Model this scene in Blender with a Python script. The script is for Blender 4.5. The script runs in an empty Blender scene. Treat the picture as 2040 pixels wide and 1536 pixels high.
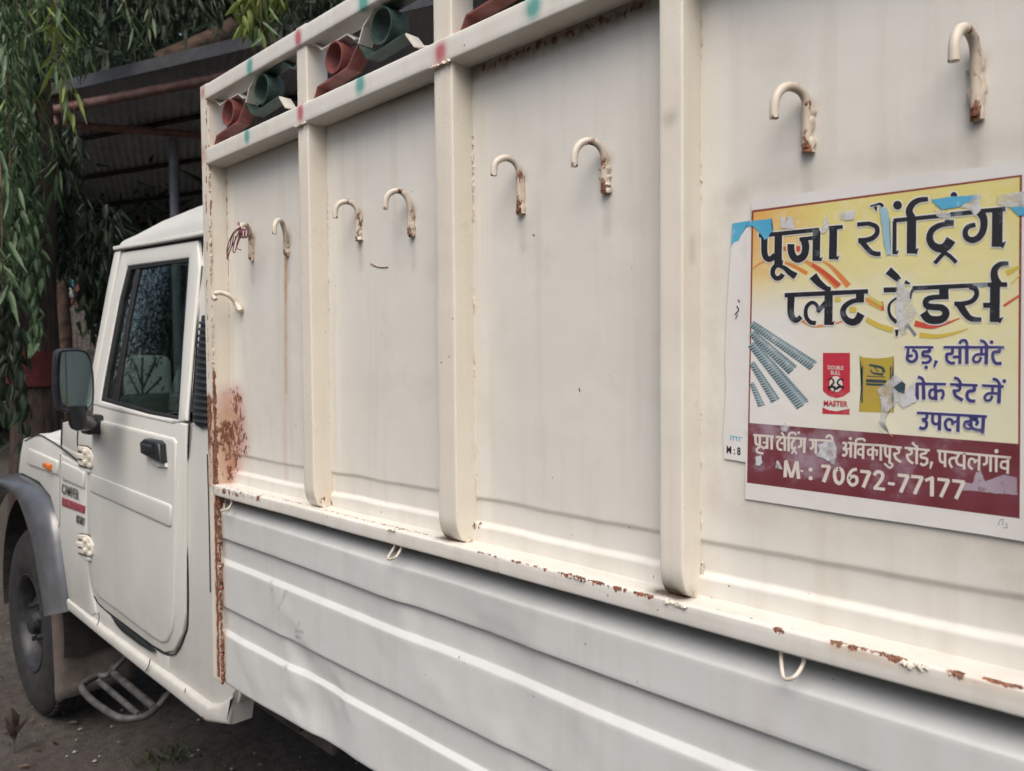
import bpy, bmesh, math, random
import numpy as np
from mathutils import Vector, Matrix, noise as mnoise

random.seed(7)
RNG = np.random.default_rng(7)
scene = bpy.context.scene
col = scene.collection

# ------------------------------------------------------------------ camera
DC = 0.78                       # camera to side panel (m)
CAM = np.array([0.0, -DC, 1.435])
FPX, CX, CY = 1533.0, 1020.0, 768.0
s45 = math.sqrt(0.5)
pit = math.radians(2.0)
hv = np.array([-s45, s45, 0.0])
Rv = np.array([s45, s45, 0.0])
Fv = hv * math.cos(pit) + np.array([0, 0, -math.sin(pit)])
Uv = hv * math.sin(pit) + np.array([0, 0, math.cos(pit)])
roll = 0.008
R2 = Rv * math.cos(roll) - Uv * math.sin(roll)
U2 = Uv * math.cos(roll) + Rv * math.sin(roll)

cd = bpy.data.cameras.new("camera")
cam = bpy.data.objects.new("camera", cd)
col.objects.link(cam)
cd.sensor_fit = 'HORIZONTAL'
cd.sensor_width = 36.0
cd.lens = FPX / 2040.0 * 36.0
cd.clip_start = 0.02
cd.clip_end = 500.0
cam.matrix_world = Matrix(((R2[0], U2[0], -Fv[0], CAM[0]), (R2[1], U2[1], -Fv[1], CAM[1]),
                           (R2[2], U2[2], -Fv[2], CAM[2]), (0, 0, 0, 1)))
cd.dof.use_dof = True
cd.dof.focus_distance = 1.15
cd.dof.aperture_fstop = 9.0
scene.camera = cam

# ------------------------------------------------------------------ light
world = bpy.data.worlds.new("World")
scene.world = world
world.use_nodes = True
wn = world.node_tree.nodes
wl = world.node_tree.links
wn.clear()
wo = wn.new('ShaderNodeOutputWorld')
wb = wn.new('ShaderNodeBackground')
sky = wn.new('ShaderNodeTexSky')
sky.sky_type = 'NISHITA'
sky.sun_disc = False
SUN_EL, SUN_AZ = math.radians(56), math.radians(143)      # azimuth from +Y, clockwise
sky.sun_elevation = SUN_EL
sky.sun_rotation = SUN_AZ
sky.air_density = 1.0
sky.dust_density = 4.0
sky.ozone_density = 1.0
wb.inputs['Strength'].default_value = 0.15
hs = wn.new('ShaderNodeHueSaturation')
hs.inputs['Saturation'].default_value = 0.85
wl.new(sky.outputs[0], hs.inputs['Color'])
wl.new(hs.outputs[0], wb.inputs['Color'])
wl.new(wb.outputs[0], wo.inputs['Surface'])
sd = bpy.data.lights.new("sun", 'SUN')
sd.energy = 1.6
sd.angle = math.radians(45)
sd.color = (1.0, 0.945, 0.87)
sun = bpy.data.objects.new("sun", sd)
col.objects.link(sun)
sv = Vector((math.sin(SUN_AZ) * math.cos(SUN_EL), math.cos(SUN_AZ) * math.cos(SUN_EL), math.sin(SUN_EL)))
sun.rotation_euler = sv.to_track_quat('Z', 'Y').to_euler()
scene.view_settings.view_transform = 'Standard'
scene.view_settings.look = 'None'
scene.view_settings.exposure = 0.42
scene.view_settings.gamma = 1.0
scene.view_settings.use_curve_mapping = False
scene.cycles.max_bounces = 8
scene.cycles.diffuse_bounces = 3
scene.cycles.glossy_bounces = 4
scene.cycles.transmission_bounces = 6
scene.cycles.transparent_max_bounces = 10


# ------------------------------------------------------------------ measuring helpers
# positions were measured in the photograph and turned into places on known surfaces
def ray(x, y):
    return Fv + (x - CX) / FPX * R2 - (y - CY) / FPX * U2


def PY(x, y, Y):
    d = ray(x, y)
    return CAM + d * ((Y - CAM[1]) / d[1])


def PX(x, y, X):
    d = ray(x, y)
    return CAM + d * ((X - CAM[0]) / d[0])


def PZ(x, y, Z):
    d = ray(x, y)
    return CAM + d * ((Z - CAM[2]) / d[2])


def PD(x, y, dist):
    """place at a given depth along the view axis"""
    return CAM + ray(x, y) * dist


def PS(x, y, fn):
    Y = 0.05
    for _ in range(12):
        p = PY(x, y, Y)
        Y = fn(p[2])
    return PY(x, y, Y)


CABY = 0.055
GZ = -0.112        # ground level


def cab_y(z):
    return CABY + max(0.0, z - 1.262) * 0.20


# ------------------------------------------------------------------ materials
def new_mat(name):
    m = bpy.data.materials.new(name)
    m.use_nodes = True
    nt = m.node_tree
    nt.nodes.clear()
    out = nt.nodes.new('ShaderNodeOutputMaterial')
    b = nt.nodes.new('ShaderNodeBsdfPrincipled')
    nt.links.new(b.outputs[0], out.inputs[0])
    return m, nt, b, out


def N(nt, t, **kw):
    n = nt.nodes.new(t)
    for k, v in kw.items():
        setattr(n, k, v)
    return n


def noise_node(nt, vec, scale, detail=3.0, rough=0.55, mapscale=None):
    if mapscale is not None:
        mp = N(nt, 'ShaderNodeMapping')
        mp.inputs['Scale'].default_value = mapscale
        nt.links.new(vec, mp.inputs['Vector'])
        vec = mp.outputs[0]
    n = N(nt, 'ShaderNodeTexNoise')
    n.inputs['Scale'].default_value = scale
    n.inputs['Detail'].default_value = detail
    n.inputs['Roughness'].default_value = rough
    nt.links.new(vec, n.inputs['Vector'])
    return n.outputs['Fac']


def mrange(nt, v, a, b, c=0.0, d=1.0):
    n = N(nt, 'ShaderNodeMapRange')
    n.inputs[1].default_value = a
    n.inputs[2].default_value = b
    n.inputs[3].default_value = c
    n.inputs[4].default_value = d
    nt.links.new(v, n.inputs[0])
    return n.outputs[0]


def mathn(nt, op, a, b=None):
    n = N(nt, 'ShaderNodeMath', operation=op)
    for i, v in enumerate((a, b)):
        if v is None:
            continue
        if isinstance(v, (int, float)):
            n.inputs[i].default_value = v
        else:
            nt.links.new(v, n.inputs[i])
    return n.outputs[0]


def mixc(nt, fac, a, b):
    n = N(nt, 'ShaderNodeMix', data_type='RGBA')
    for s, v in ((n.inputs[0], fac), (n.inputs[6], a), (n.inputs[7], b)):
        if isinstance(v, (int, float)):
            s.default_value = v
        elif isinstance(v, tuple):
            s.default_value = (v[0], v[1], v[2], 1)
        else:
            nt.links.new(v, s)
    return n.outputs[2]


def attr(nt, name):
    a = N(nt, 'ShaderNodeAttribute', attribute_name=name)
    return a.outputs['Fac']


def wpos(nt):
    return N(nt, 'ShaderNodeNewGeometry').outputs['Position']


def bump(nt, b, h, dist, strength=1.0):
    n = N(nt, 'ShaderNodeBump')
    n.inputs['Strength'].default_value = strength
    n.inputs['Distance'].default_value = dist
    nt.links.new(h, n.inputs['Height'])
    nt.links.new(n.outputs[0], b.inputs['Normal'])


def paint_mat(name, base, alt, rough=0.36, wave=0.0015, streak=0.35, spec=0.5, smudge=0.28):
    m, nt, b, out = new_mat(name)
    P = wpos(nt)
    big = noise_node(nt, P, 3.0, 3)
    c = mixc(nt, mrange(nt, big, 0.35, 0.7), base, alt)
    st = noise_node(nt, P, 1.0, 4, 0.6, (26, 26, 1.6))
    c = mixc(nt, mathn(nt, 'MULTIPLY', mrange(nt, st, 0.5, 0.8), streak), c,
             (base[0] * 0.78, base[1] * 0.74, base[2] * 0.66))
    # soft smudges
    sm = noise_node(nt, P, 6.0 if smudge < 0.2 else 9.0, 2 if smudge < 0.2 else 5, 0.6)
    c = mixc(nt, mathn(nt, 'MULTIPLY', mrange(nt, sm, 0.55, 0.75), smudge), c,
             (base[0] * 0.7, base[1] * 0.68, base[2] * 0.62))
    if smudge < 0.1:
        sepz = N(nt, 'ShaderNodeSeparateXYZ')
        nt.links.new(P, sepz.inputs[0])
        gm = mathn(nt, 'MULTIPLY', mrange(nt, sepz.outputs[2], 0.85, 0.35), mrange(nt, noise_node(nt, P, 14.0, 4, 0.65), 0.35, 0.7, 0.1, 0.5))
        c = mixc(nt, gm, c, (0.30, 0.255, 0.20))
    # tiny dark chips
    ch = noise_node(nt, P, 120.0, 1, 0.5)
    chm = mrange(nt, ch, 0.795, 0.815)
    c = mixc(nt, mathn(nt, 'MULTIPLY', chm, 0.8), c, (0.09, 0.06, 0.045))
    # grime attribute
    hn = noise_node(nt, P, 55.0, 5, 0.65)
    dirt = attr(nt, 'dirt')
    dm = mathn(nt, 'MULTIPLY', dirt, mrange(nt, hn, 0.3, 0.62, 0.55, 1.0))
    c = mixc(nt, dm, c, (0.13, 0.10, 0.075))
    # sprayed dots
    sp = noise_node(nt, P, 30.0, 5, 0.6)
    for an, cc in (('sprayred', (0.46, 0.13, 0.14)), ('spraygreen', (0.12, 0.33, 0.28))):
        f = mathn(nt, 'MULTIPLY', attr(nt, an), mrange(nt, sp, 0.25, 0.55, 0.55, 1.0))
        c = mixc(nt, f, c, cc)
    # warm stain (thin rust wash)
    ws = mathn(nt, 'MULTIPLY', attr(nt, 'wash'), mrange(nt, hn, 0.3, 0.7, 0.5, 1.0))
    c = mixc(nt, ws, c, (0.44, 0.24, 0.10))
    gl = mathn(nt, 'MULTIPLY', attr(nt, 'glue'), mrange(nt, noise_node(nt, P, 24.0, 5, 0.7), 0.35, 0.6, 0.25, 1.0))
    c = mixc(nt, gl, c, (0.40, 0.34, 0.26))
    # rust flakes
    rn = noise_node(nt, P, 100.0, 5, 0.68, (1, 1, 0.5))
    rv = mathn(nt, 'ADD', attr(nt, 'rust'), mathn(nt, 'MULTIPLY', mathn(nt, 'SUBTRACT', rn, 0.5), 2.4))
    rm = mrange(nt, rv, 0.42, 0.56)
    rc = mixc(nt, mrange(nt, noise_node(nt, P, 310.0, 3), 0.38, 0.62), (0.07, 0.03, 0.02), (0.30, 0.12, 0.06))
    # only where the attribute is set
    rm = mathn(nt, 'MULTIPLY', rm, mrange(nt, attr(nt, 'rust'), 0.02, 0.15))
    c = mixc(nt, rm, c, rc)
    nt.links.new(c, b.inputs['Base Color'])
    rr = mathn(nt, 'ADD', mathn(nt, 'MULTIPLY', rm, 0.4),
               mathn(nt, 'ADD', mrange(nt, sm, 0.3, 0.8, rough - 0.06, rough + 0.14), mathn(nt, 'MULTIPLY', dirt, 0.3)))
    nt.links.new(rr, b.inputs['Roughness'])
    b.inputs['Specular IOR Level'].default_value = spec
    low = noise_node(nt, P, 7.0, 2)
    h = mathn(nt, 'ADD', mathn(nt, 'MULTIPLY', low, 1.0), mathn(nt, 'MULTIPLY', hn, 0.10))
    h = mathn(nt, 'SUBTRACT', h, mathn(nt, 'MULTIPLY', rm, 0.25))
    bump(nt, b, h, wave * 2)
    return m


def simple_mat(name, c1, c2, scale=20.0, rough=0.6, bmp=0.001, metallic=0.0, detail=5, lo=0.35, hi=0.68, spec=0.5,
               mapscale=None):
    m, nt, b, out = new_mat(name)
    P = wpos(nt)
    n = noise_node(nt, P, scale, detail, 0.6, mapscale)
    c = mixc(nt, mrange(nt, n, lo, hi), c1, c2)
    nt.links.new(c, b.inputs['Base Color'])
    b.inputs['Roughness'].default_value = rough
    b.inputs['Metallic'].default_value = metallic
    b.inputs['Specular IOR Level'].default_value = spec
    if bmp:
        bump(nt, b, n, bmp)
    return m


M = {}
M['paint'] = paint_mat('cream_white_paint', (0.65, 0.622, 0.555), (0.675, 0.652, 0.60), smudge=0.34, streak=0.5)
M['side'] = paint_mat('cool_white_paint', (0.545, 0.55, 0.53), (0.58, 0.585, 0.57), smudge=0.22, streak=0.35)
M['post'] = paint_mat('cream_post_paint', (0.68, 0.625, 0.525), (0.70, 0.655, 0.57), rough=0.3, streak=0.4)
M['cab'] = paint_mat('white_cab_paint', (0.56, 0.555, 0.51), (0.59, 0.585, 0.545), rough=0.36, wave=0.00012, streak=0.12, smudge=0.03)
M['hook'] = paint_mat('thick_cream_paint', (0.58, 0.50, 0.40), (0.63, 0.57, 0.48), rough=0.4, wave=0.0008)
M['red'] = simple_mat('faded_red_paint', (0.15, 0.038, 0.032), (0.27, 0.095, 0.08), 30, 0.5)
M['green'] = simple_mat('faded_green_paint', (0.018, 0.042, 0.03), (0.065, 0.10, 0.08), 30, 0.5)
M['black'] = simple_mat('black_plastic', (0.012, 0.014, 0.016), (0.025, 0.027, 0.03), 40, 0.38, 0.0004)
M['rubber'] = simple_mat('dusty_rubber', (0.018, 0.018, 0.018), (0.05, 0.047, 0.042), 25, 0.8, 0.002)
M['tyre'] = simple_mat('dusty_tyre_rubber', (0.008, 0.008, 0.008), (0.026, 0.024, 0.022), 14, 0.85, 0.003)
M['rim'] = simple_mat('dull_grey_steel_rim', (0.02, 0.021, 0.024), (0.045, 0.045, 0.046), 25, 0.5, 0.001, 0.3)
M['flare'] = simple_mat('grey_plastic', (0.060, 0.062, 0.068), (0.085, 0.087, 0.094), 12, 0.24, 0.0001, spec=0.8)
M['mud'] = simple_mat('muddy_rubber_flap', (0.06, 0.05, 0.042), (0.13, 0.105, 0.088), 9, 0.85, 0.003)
M['darkmetal'] = simple_mat('dark_underbody_metal', (0.012, 0.011, 0.01), (0.04, 0.033, 0.028), 15, 0.8, 0.002)
M['stepmetal'] = simple_mat('worn_grey_tube', (0.035, 0.034, 0.034), (0.10, 0.095, 0.088), 30, 0.65, 0.001, 0.2)
M['amber'] = simple_mat('amber_lens', (0.55, 0.13, 0.02), (0.65, 0.2, 0.05), 60, 0.2, 0.0003)
M['seal'] = simple_mat('black_rubber_seal', (0.008, 0.008, 0.008), (0.02, 0.02, 0.02), 60, 0.55, 0.0003)
M['interior'] = simple_mat('dark_cabin_trim', (0.015, 0.02, 0.02), (0.035, 0.04, 0.04), 10, 0.7)
M['seat'] = simple_mat('pale_seat_cover', (0.40, 0.40, 0.34), (0.52, 0.52, 0.46), 12, 0.8)
M['bark'] = simple_mat('dark_bark', (0.022, 0.014, 0.010), (0.075, 0.05, 0.038), 8, 0.9, 0.02, mapscale=(3, 3, 0.6))
M['limb'] = simple_mat('brown_bark', (0.05, 0.03, 0.02), (0.13, 0.085, 0.06), 8, 0.9, 0.02)
M['redband'] = simple_mat('dull_red_paint_on_bark', (0.07, 0.008, 0.008), (0.13, 0.02, 0.015), 12, 0.8, 0.01)
M['pipe'] = simple_mat('rusty_red_pipe', (0.17, 0.085, 0.07), (0.28, 0.17, 0.145), 10, 0.6, 0.001)
M['sheet'] = simple_mat('dull_grey_roof_sheet', (0.36, 0.38, 0.41), (0.48, 0.50, 0.53), 4, 0.6, 0.001, 0.2,
                        mapscale=(1, 1, 1))
M['ashpost'] = simple_mat('grey_painted_post', (0.11, 0.12, 0.145), (0.17, 0.18, 0.20), 8, 0.5)
M['thread'] = simple_mat('maroon_thread', (0.16, 0.03, 0.05), (0.26, 0.08, 0.10), 200, 0.8)
M['plank'] = simple_mat('grey_planks', (0.06, 0.05, 0.045), (0.16, 0.14, 0.125), 9, 0.85, 0.003, mapscale=(1, 1, 6))
M['skyblue'] = simple_mat('blue_board', (0.04, 0.30, 0.62), (0.06, 0.38, 0.70), 5, 0.5)
M['whitewash'] = simple_mat('whitewash', (0.60, 0.60, 0.60), (0.75, 0.75, 0.75), 5, 0.7)
M['pinkwall'] = simple_mat('pink_wall', (0.42, 0.13, 0.10), (0.50, 0.28, 0.22), 6, 0.8)
M['shadewall'] = simple_mat('shade_dark_wall', (0.016, 0.015, 0.016), (0.035, 0.032, 0.032), 3, 0.9)  # near-black colour stands in for the shade inside the shed


def leaf_mat(name, c1, c2, c3, rough=0.55):
    m, nt, b, out = new_mat(name)
    P = wpos(nt)
    n = noise_node(nt, P, 3.5, 4)
    n2 = noise_node(nt, P, 24.0, 2)
    c = mixc(nt, mrange(nt, n, 0.4, 0.62), c1, c2)
    c = mixc(nt, mrange(nt, n2, 0.55, 0.75), c, c3)
    nt.links.new(c, b.inputs['Base Color'])
    b.inputs['Roughness'].default_value = rough
    tr = N(nt, 'ShaderNodeBsdfTranslucent')
    nt.links.new(c, tr.inputs[0])
    mx = N(nt, 'ShaderNodeMixShader')
    mx.inputs[0].default_value = 0.28
    nt.links.new(b.outputs[0], mx.inputs[1])
    nt.links.new(tr.outputs[0], mx.inputs[2])
    nt.links.new(mx.outputs[0], out.inputs[0])
    return m


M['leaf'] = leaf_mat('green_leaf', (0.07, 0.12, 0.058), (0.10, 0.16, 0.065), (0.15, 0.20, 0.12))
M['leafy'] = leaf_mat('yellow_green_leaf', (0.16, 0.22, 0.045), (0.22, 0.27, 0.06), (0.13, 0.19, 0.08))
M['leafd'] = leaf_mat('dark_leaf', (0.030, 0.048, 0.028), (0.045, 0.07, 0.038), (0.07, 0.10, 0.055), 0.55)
M['grass'] = leaf_mat('grass_blade', (0.04, 0.07, 0.02), (0.06, 0.09, 0.03), (0.09, 0.09, 0.04), 0.6)
M['dryleaf'] = leaf_mat('dry_leaf', (0.10, 0.06, 0.035), (0.16, 0.10, 0.06), (0.07, 0.04, 0.03), 0.7)
M['redleaf'] = leaf_mat('reddish_leaf', (0.12, 0.085, 0.07), (0.17, 0.13, 0.105), (0.09, 0.12, 0.10), 0.6)


def glass_mat(name, tint, rough=0.02):
    m = bpy.data.materials.new(name)
    m.use_nodes = True
    nt = m.node_tree
    nt.nodes.clear()
    out = N(nt, 'ShaderNodeOutputMaterial')
    t = N(nt, 'ShaderNodeBsdfTransparent')
    t.inputs[0].default_value = (*tint, 1)
    g = N(nt, 'ShaderNodeBsdfGlossy')
    g.inputs['Roughness'].default_value = rough
    g.inputs[0].default_value = (0.85, 0.9, 0.9, 1)
    fr = N(nt, 'ShaderNodeFresnel')
    fr.inputs[0].default_value = 1.5
    mx = N(nt, 'ShaderNodeMixShader')
    nt.links.new(fr.outputs[0], mx.inputs[0])
    nt.links.new(t.outputs[0], mx.inputs[1])
    nt.links.new(g.outputs[0], mx.inputs[2])
    nt.links.new(mx.outputs[0], out.inputs[0])
    return m


M['glass'] = glass_mat('tinted_window_glass', (0.30, 0.40, 0.36))
M['clearglass'] = glass_mat('windscreen_glass', (0.8, 0.86, 0.82))
mm, nt_, b_, o_ = new_mat('mirror_glass')
b_.inputs['Base Color'].default_value = (0.42, 0.54, 0.53, 1)
b_.inputs['Metallic'].default_value = 1.0
b_.inputs['Roughness'].default_value = 0.03
M['mirror'] = mm
M['lens'] = simple_mat('clear_headlight_lens', (0.45, 0.45, 0.42), (0.6, 0.6, 0.58), 10, 0.1, 0)


# flat prints of the posters: worn ink
def ink_mat(name, c, wear=0.25, wcol=(0.55, 0.55, 0.56), c2=None, scale=45.0):
    m, nt, b, out = new_mat(name)
    P = wpos(nt)
    n = noise_node(nt, P, scale, 5, 0.65)
    n2 = noise_node(nt, P, 14.0, 3, 0.6)
    base = c if c2 is None else mixc(nt, mrange(nt, n2, 0.4, 0.65), c, c2)
    f = mathn(nt, 'MULTIPLY', mrange(nt, mathn(nt, 'ADD', n, mathn(nt, 'MULTIPLY', n2, 0.5)), 0.83, 0.97), wear)
    cc = mixc(nt, f, base, wcol)
    nt.links.new(cc, b.inputs['Base Color'])
    b.inputs['Roughness'].default_value = 0.42
    bump(nt, b, n2, 0.0008)
    return m


def bm_obj(name, bm, mat, parent=None, smooth=None, recalc=True):
    if recalc:
        bmesh.ops.recalc_face_normals(bm, faces=bm.faces)
    me = bpy.data.meshes.new(name)
    bm.to_mesh(me)
    bm.free()
    me.materials.append(mat)
    if smooth is not None:
        for p in me.polygons:
            p.use_smooth = True
        me.set_sharp_from_angle(angle=math.radians(smooth))
    o = bpy.data.objects.new(name, me)
    col.objects.link(o)
    if parent is not None:
        o.parent = parent
    return o


def mesh_obj(name, V, F, mat, parent=None, smooth=None):
    me = bpy.data.meshes.new(name)
    me.from_pydata([tuple(map(float, v)) for v in V], [], F)
    me.update()
    me.materials.append(mat)
    if smooth is not None:
        for p in me.polygons:
            p.use_smooth = True
        me.set_sharp_from_angle(angle=math.radians(smooth))
    o = bpy.data.objects.new(name, me)
    col.objects.link(o)
    if parent is not None:
        o.parent = parent
    return o


def tag(o, label=None, cat=None, group=None, kind=None):
    if label:
        o['label'] = label
    if cat:
        o['category'] = cat
    if group:
        o['group'] = group
    if kind:
        o['kind'] = kind
    return o


def empty(name, loc=(0, 0, 0)):
    """parts are built in world space, so the parent sits at the origin unless moved"""
    o = bpy.data.objects.new(name, None)
    o.location = loc
    o.empty_display_size = 0.1
    col.objects.link(o)
    return o


def loft_data(loops, closed=True, caps=True, V=None, F=None):
    if V is None:
        V, F = [], []
    base = len(V)
    n = len(loops[0])
    for L in loops:
        V.extend(L)
    for i in range(len(loops) - 1):
        for j in range(n if closed else n - 1):
            k = (j + 1) % n
            F.append((base + i * n + j, base + i * n + k, base + (i + 1) * n + k, base + (i + 1) * n + j))
    if caps and closed:
        F.append(tuple(base + j for j in range(n))[::-1])
        F.append(tuple(base + (len(loops) - 1) * n + j for j in range(n)))
    return V, F


def rrect(a0, a1, b0, b1, r, seg=3, sub=1):
    """rounded rectangle, counter-clockwise list of (a,b)"""
    pts = []
    for (ca, cb, t0) in ((a1 - r, b1 - r, 0), (a0 + r, b1 - r, 90), (a0 + r, b0 + r, 180), (a1 - r, b0 + r, 270)):
        for k in range(seg + 1):
            t = math.radians(t0 + 90 * k / seg)
            pts.append((ca + r * math.cos(t), cb + r * math.sin(t)))
    if sub > 1:
        out = []
        n = len(pts)
        for i in range(n):
            p, q = pts[i], pts[(i + 1) % n]
            L = math.hypot(q[0] - p[0], q[1] - p[1])
            k = max(1, int(L / 0.006))
            for j in range(k):
                out.append((p[0] + (q[0] - p[0]) * j / k, p[1] + (q[1] - p[1]) * j / k))
        pts = out
    return pts


def frange(a, b, step):
    n = max(1, int(round(abs(b - a) / step)))
    return [a + (b - a) * i / n for i in range(n + 1)]


def beam_x(name, x0, x1, y0, y1, z0, z1, mat, parent, r=0.003, step=0.006, jit=0.0):
    prof = rrect(y0, y1, z0, z1, r, 3, 2)
    loops = []
    for x in frange(x0, x1, step):
        w = jit * (mnoise.noise(Vector((x * 4, y0 * 9, z0 * 7))))
        loops.append([(x, y + w, z + w * 0.6) for y, z in prof])
    V, F = loft_data(loops)
    return mesh_obj(name, V, F, mat, parent, 40)


def tube_data(path, rad, seg=10, V=None, F=None, caps=True, jit=0.0):
    """tube round a 3D path; rad number or list"""
    path = [Vector(p) for p in path]
    n = len(path)
    loops = []
    up = None
    for i, p in enumerate(path):
        t = (path[min(i + 1, n - 1)] - path[max(i - 1, 0)])
        if t.length < 1e-9:
            t = Vector((0, 0, 1))
        t.normalize()
        if up is None:
            up = Vector((0, 0, 1)) if abs(t.z) < 0.9 else Vector((1, 0, 0))
        a = (up - t * up.dot(t)).normalized()
        up = a
        b = t.cross(a)
        r = rad[i] if isinstance(rad, (list, tuple)) else rad
        L = []
        for k in range(seg):
            th = 2 * math.pi * k / seg
            rr = r * (1 + jit * (random.random() - 0.5) * 2)
            L.append(tuple(p + a * (rr * math.cos(th)) + b * (rr * math.sin(th))))
        loops.append(L)
    return loft_data(loops, True, caps, V, F)


def tube(name, path, rad, mat, parent=None, seg=10, jit=0.0, smooth=50):
    V, F = tube_data(path, rad, seg, jit=jit)
    return mesh_obj(name, V, F, mat, parent, smooth)


def spline(pts, k=6):
    """Catmull-Rom through the points"""
    P = [np.array(p, float) for p in pts]
    P = [2 * P[0] - P[1]] + P + [2 * P[-1] - P[-2]]
    out = []
    for i in range(1, len(P) - 2):
        for j in range(k):
            t = j / k
            out.append(0.5 * ((2 * P[i]) + (-P[i - 1] + P[i + 1]) * t + (2 * P[i - 1] - 5 * P[i] + 4 * P[i + 1] - P[i + 2]) * t * t
                              + (-P[i - 1] + 3 * P[i] - 3 * P[i + 1] + P[i + 2]) * t ** 3))
    out.append(P[-2])
    return out


def inset2d(pts, d):
    """move a closed 2D outline inward by d"""
    n = len(pts)
    A = 0.5 * sum(pts[i][0] * pts[(i + 1) % n][1] - pts[(i + 1) % n][0] * pts[i][1] for i in range(n))
    s = 1.0 if A > 0 else -1.0
    out = []
    for i in range(n):
        p0, p1, p2 = pts[i - 1], pts[i], pts[(i + 1) % n]
        e1 = np.array([p1[0] - p0[0], p1[1] - p0[1]], float)
        e2 = np.array([p2[0] - p1[0], p2[1] - p1[1]], float)
        e1 /= (np.linalg.norm(e1) + 1e-9)
        e2 /= (np.linalg.norm(e2) + 1e-9)
        n1 = np.array([-e1[1], e1[0]]) * s
        n2 = np.array([-e2[1], e2[0]]) * s
        m = n1 + n2
        L = np.linalg.norm(m)
        m = m / (L + 1e-9)
        c = max(0.5, float(m.dot(n1)))
        out.append((p1[0] + m[0] * d / c, p1[1] + m[1] * d / c))
    return out


def resample(pts, step):
    out = []
    n = len(pts)
    for i in range(n):
        p, q = np.array(pts[i], float), np.array(pts[(i + 1) % n], float)
        k = max(1, int(np.linalg.norm(q - p) / step))
        for j in range(k):
            out.append(tuple(p + (q - p) * j / k))
    return out


def chaikin(pts, it=1, closed=True):
    for _ in range(it):
        out = []
        n = len(pts)
        for i in range(n):
            p, q = np.array(pts[i], float), np.array(pts[(i + 1) % n], float)
            out.append(tuple(p * 0.75 + q * 0.25))
            out.append(tuple(p * 0.25 + q * 0.75))
        pts = out
    return pts


def plate(name, px, mat, parent, fn=cab_y, back=0.02, proud=0.0, bev=0.004, bevw=None, smooth=50, hole=None, round_it=0,
          world_pts=None):
    """sheet-metal plate following the outline px on surface fn, with rolled edge; hole = inner outline"""
    def toxz(pp):
        return [tuple(PS(x, y, fn)[[0, 2]]) for x, y in pp]
    xz = world_pts if world_pts is not None else toxz(px)
    if round_it:
        xz = chaikin(xz, round_it)
    bevw = bevw if bevw is not None else bev
    hz = None
    if hole is not None:
        hz = toxz(hole)
        c_ = np.mean(np.array(hz), axis=0)

        def cast(poly, th):
            d = np.array([math.cos(th), math.sin(th)])
            best = None
            for i in range(len(poly)):
                p, q = np.array(poly[i]) - c_, np.array(poly[(i + 1) % len(poly)]) - c_
                e = q - p
                den = d[0] * e[1] - d[1] * e[0]
                if abs(den) < 1e-12:
                    continue
                t = (p[0] * e[1] - p[1] * e[0]) / den
                w = (p[0] * d[1] - p[1] * d[0]) / den
                if t > 0 and -1e-6 <= w <= 1 + 1e-6 and (best is None or t > best):
                    best = t
            return tuple(c_ + d * (best or 0.01))
        angs = [math.atan2(p[1] - c_[1], p[0] - c_[0]) for p in list(hz) + list(xz)] + [2 * math.pi * k / 90 - math.pi for k in range(90)]
        angs = sorted(angs)
        angs = [a for i, a in enumerate(angs) if i == 0 or a - angs[i - 1] > 1e-3]
        xz = [cast(xz, a) for a in angs]
        hz = [cast(hz, a) for a in angs]
    bm = bmesh.new()

    def ring(loop, dy):
        return [bm.verts.new((x, fn(z) + dy, z)) for x, z in loop]

    def bridge(a, b):
        n = len(a)
        for i in range(n):
            bm.faces.new((a[i], a[(i + 1) % n], b[(i + 1) % n], b[i]))
    rings = [ring(xz, back), ring(xz, -proud + bev)]
    for k in (1, 2, 3):
        t = math.radians(30 * k)
        rings.append(ring(inset2d(xz, bevw * (1 - math.cos(t))), -proud + bev * (1 - math.sin(t))))
    for a, b in zip(rings[:-1], rings[1:]):
        bridge(a, b)
    if hole is None:
        f = bm.faces.new(rings[-1])
        bmesh.ops.triangulate(bm, faces=[f])
    else:
        hr = [ring(hz, back), ring(hz, -proud + bev)]
        for k in (1, 2, 3):
            t = math.radians(30 * k)
            hr.append(ring(inset2d(hz, -bevw * (1 - math.cos(t))), -proud + bev * (1 - math.sin(t))))
        for a, b in zip(hr[:-1], hr[1:]):
            bridge(a, b)
        bridge(rings[-1], hr[-1])
    return bm_obj(name, bm, mat, parent, smooth)


def box(name, x0, x1, y0, y1, z0, z1, mat, parent=None, bev=0.004):
    bm = bmesh.new()
    bmesh.ops.create_cube(bm, size=1.0)
    for v in bm.verts:
        v.co = Vector(((x0 + x1) / 2 + v.co.x * (x1 - x0), (y0 + y1) / 2 + v.co.y * (y1 - y0), (z0 + z1) / 2 + v.co.z * (z1 - z0)))
    if bev:
        bmesh.ops.bevel(bm, geom=bm.edges[:], offset=bev, segments=2, affect='EDGES', profile=0.5)
    return bm_obj(name, bm, mat, parent, 40)


# ------------------------------------------------------------------ stains: shapes of wear in real places
STAINS = []      # (channel, Nx3 path, radius, strength)


def stain(ch, pts, Y, r, s=1.0):
    P = np.array([PY(x, y, Y) for x, y in pts])
    STAINS.append((ch, P, r, s))


def stain_w(ch, pts, r, s=1.0):
    STAINS.append((ch, np.array(pts, float), r, s))


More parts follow.
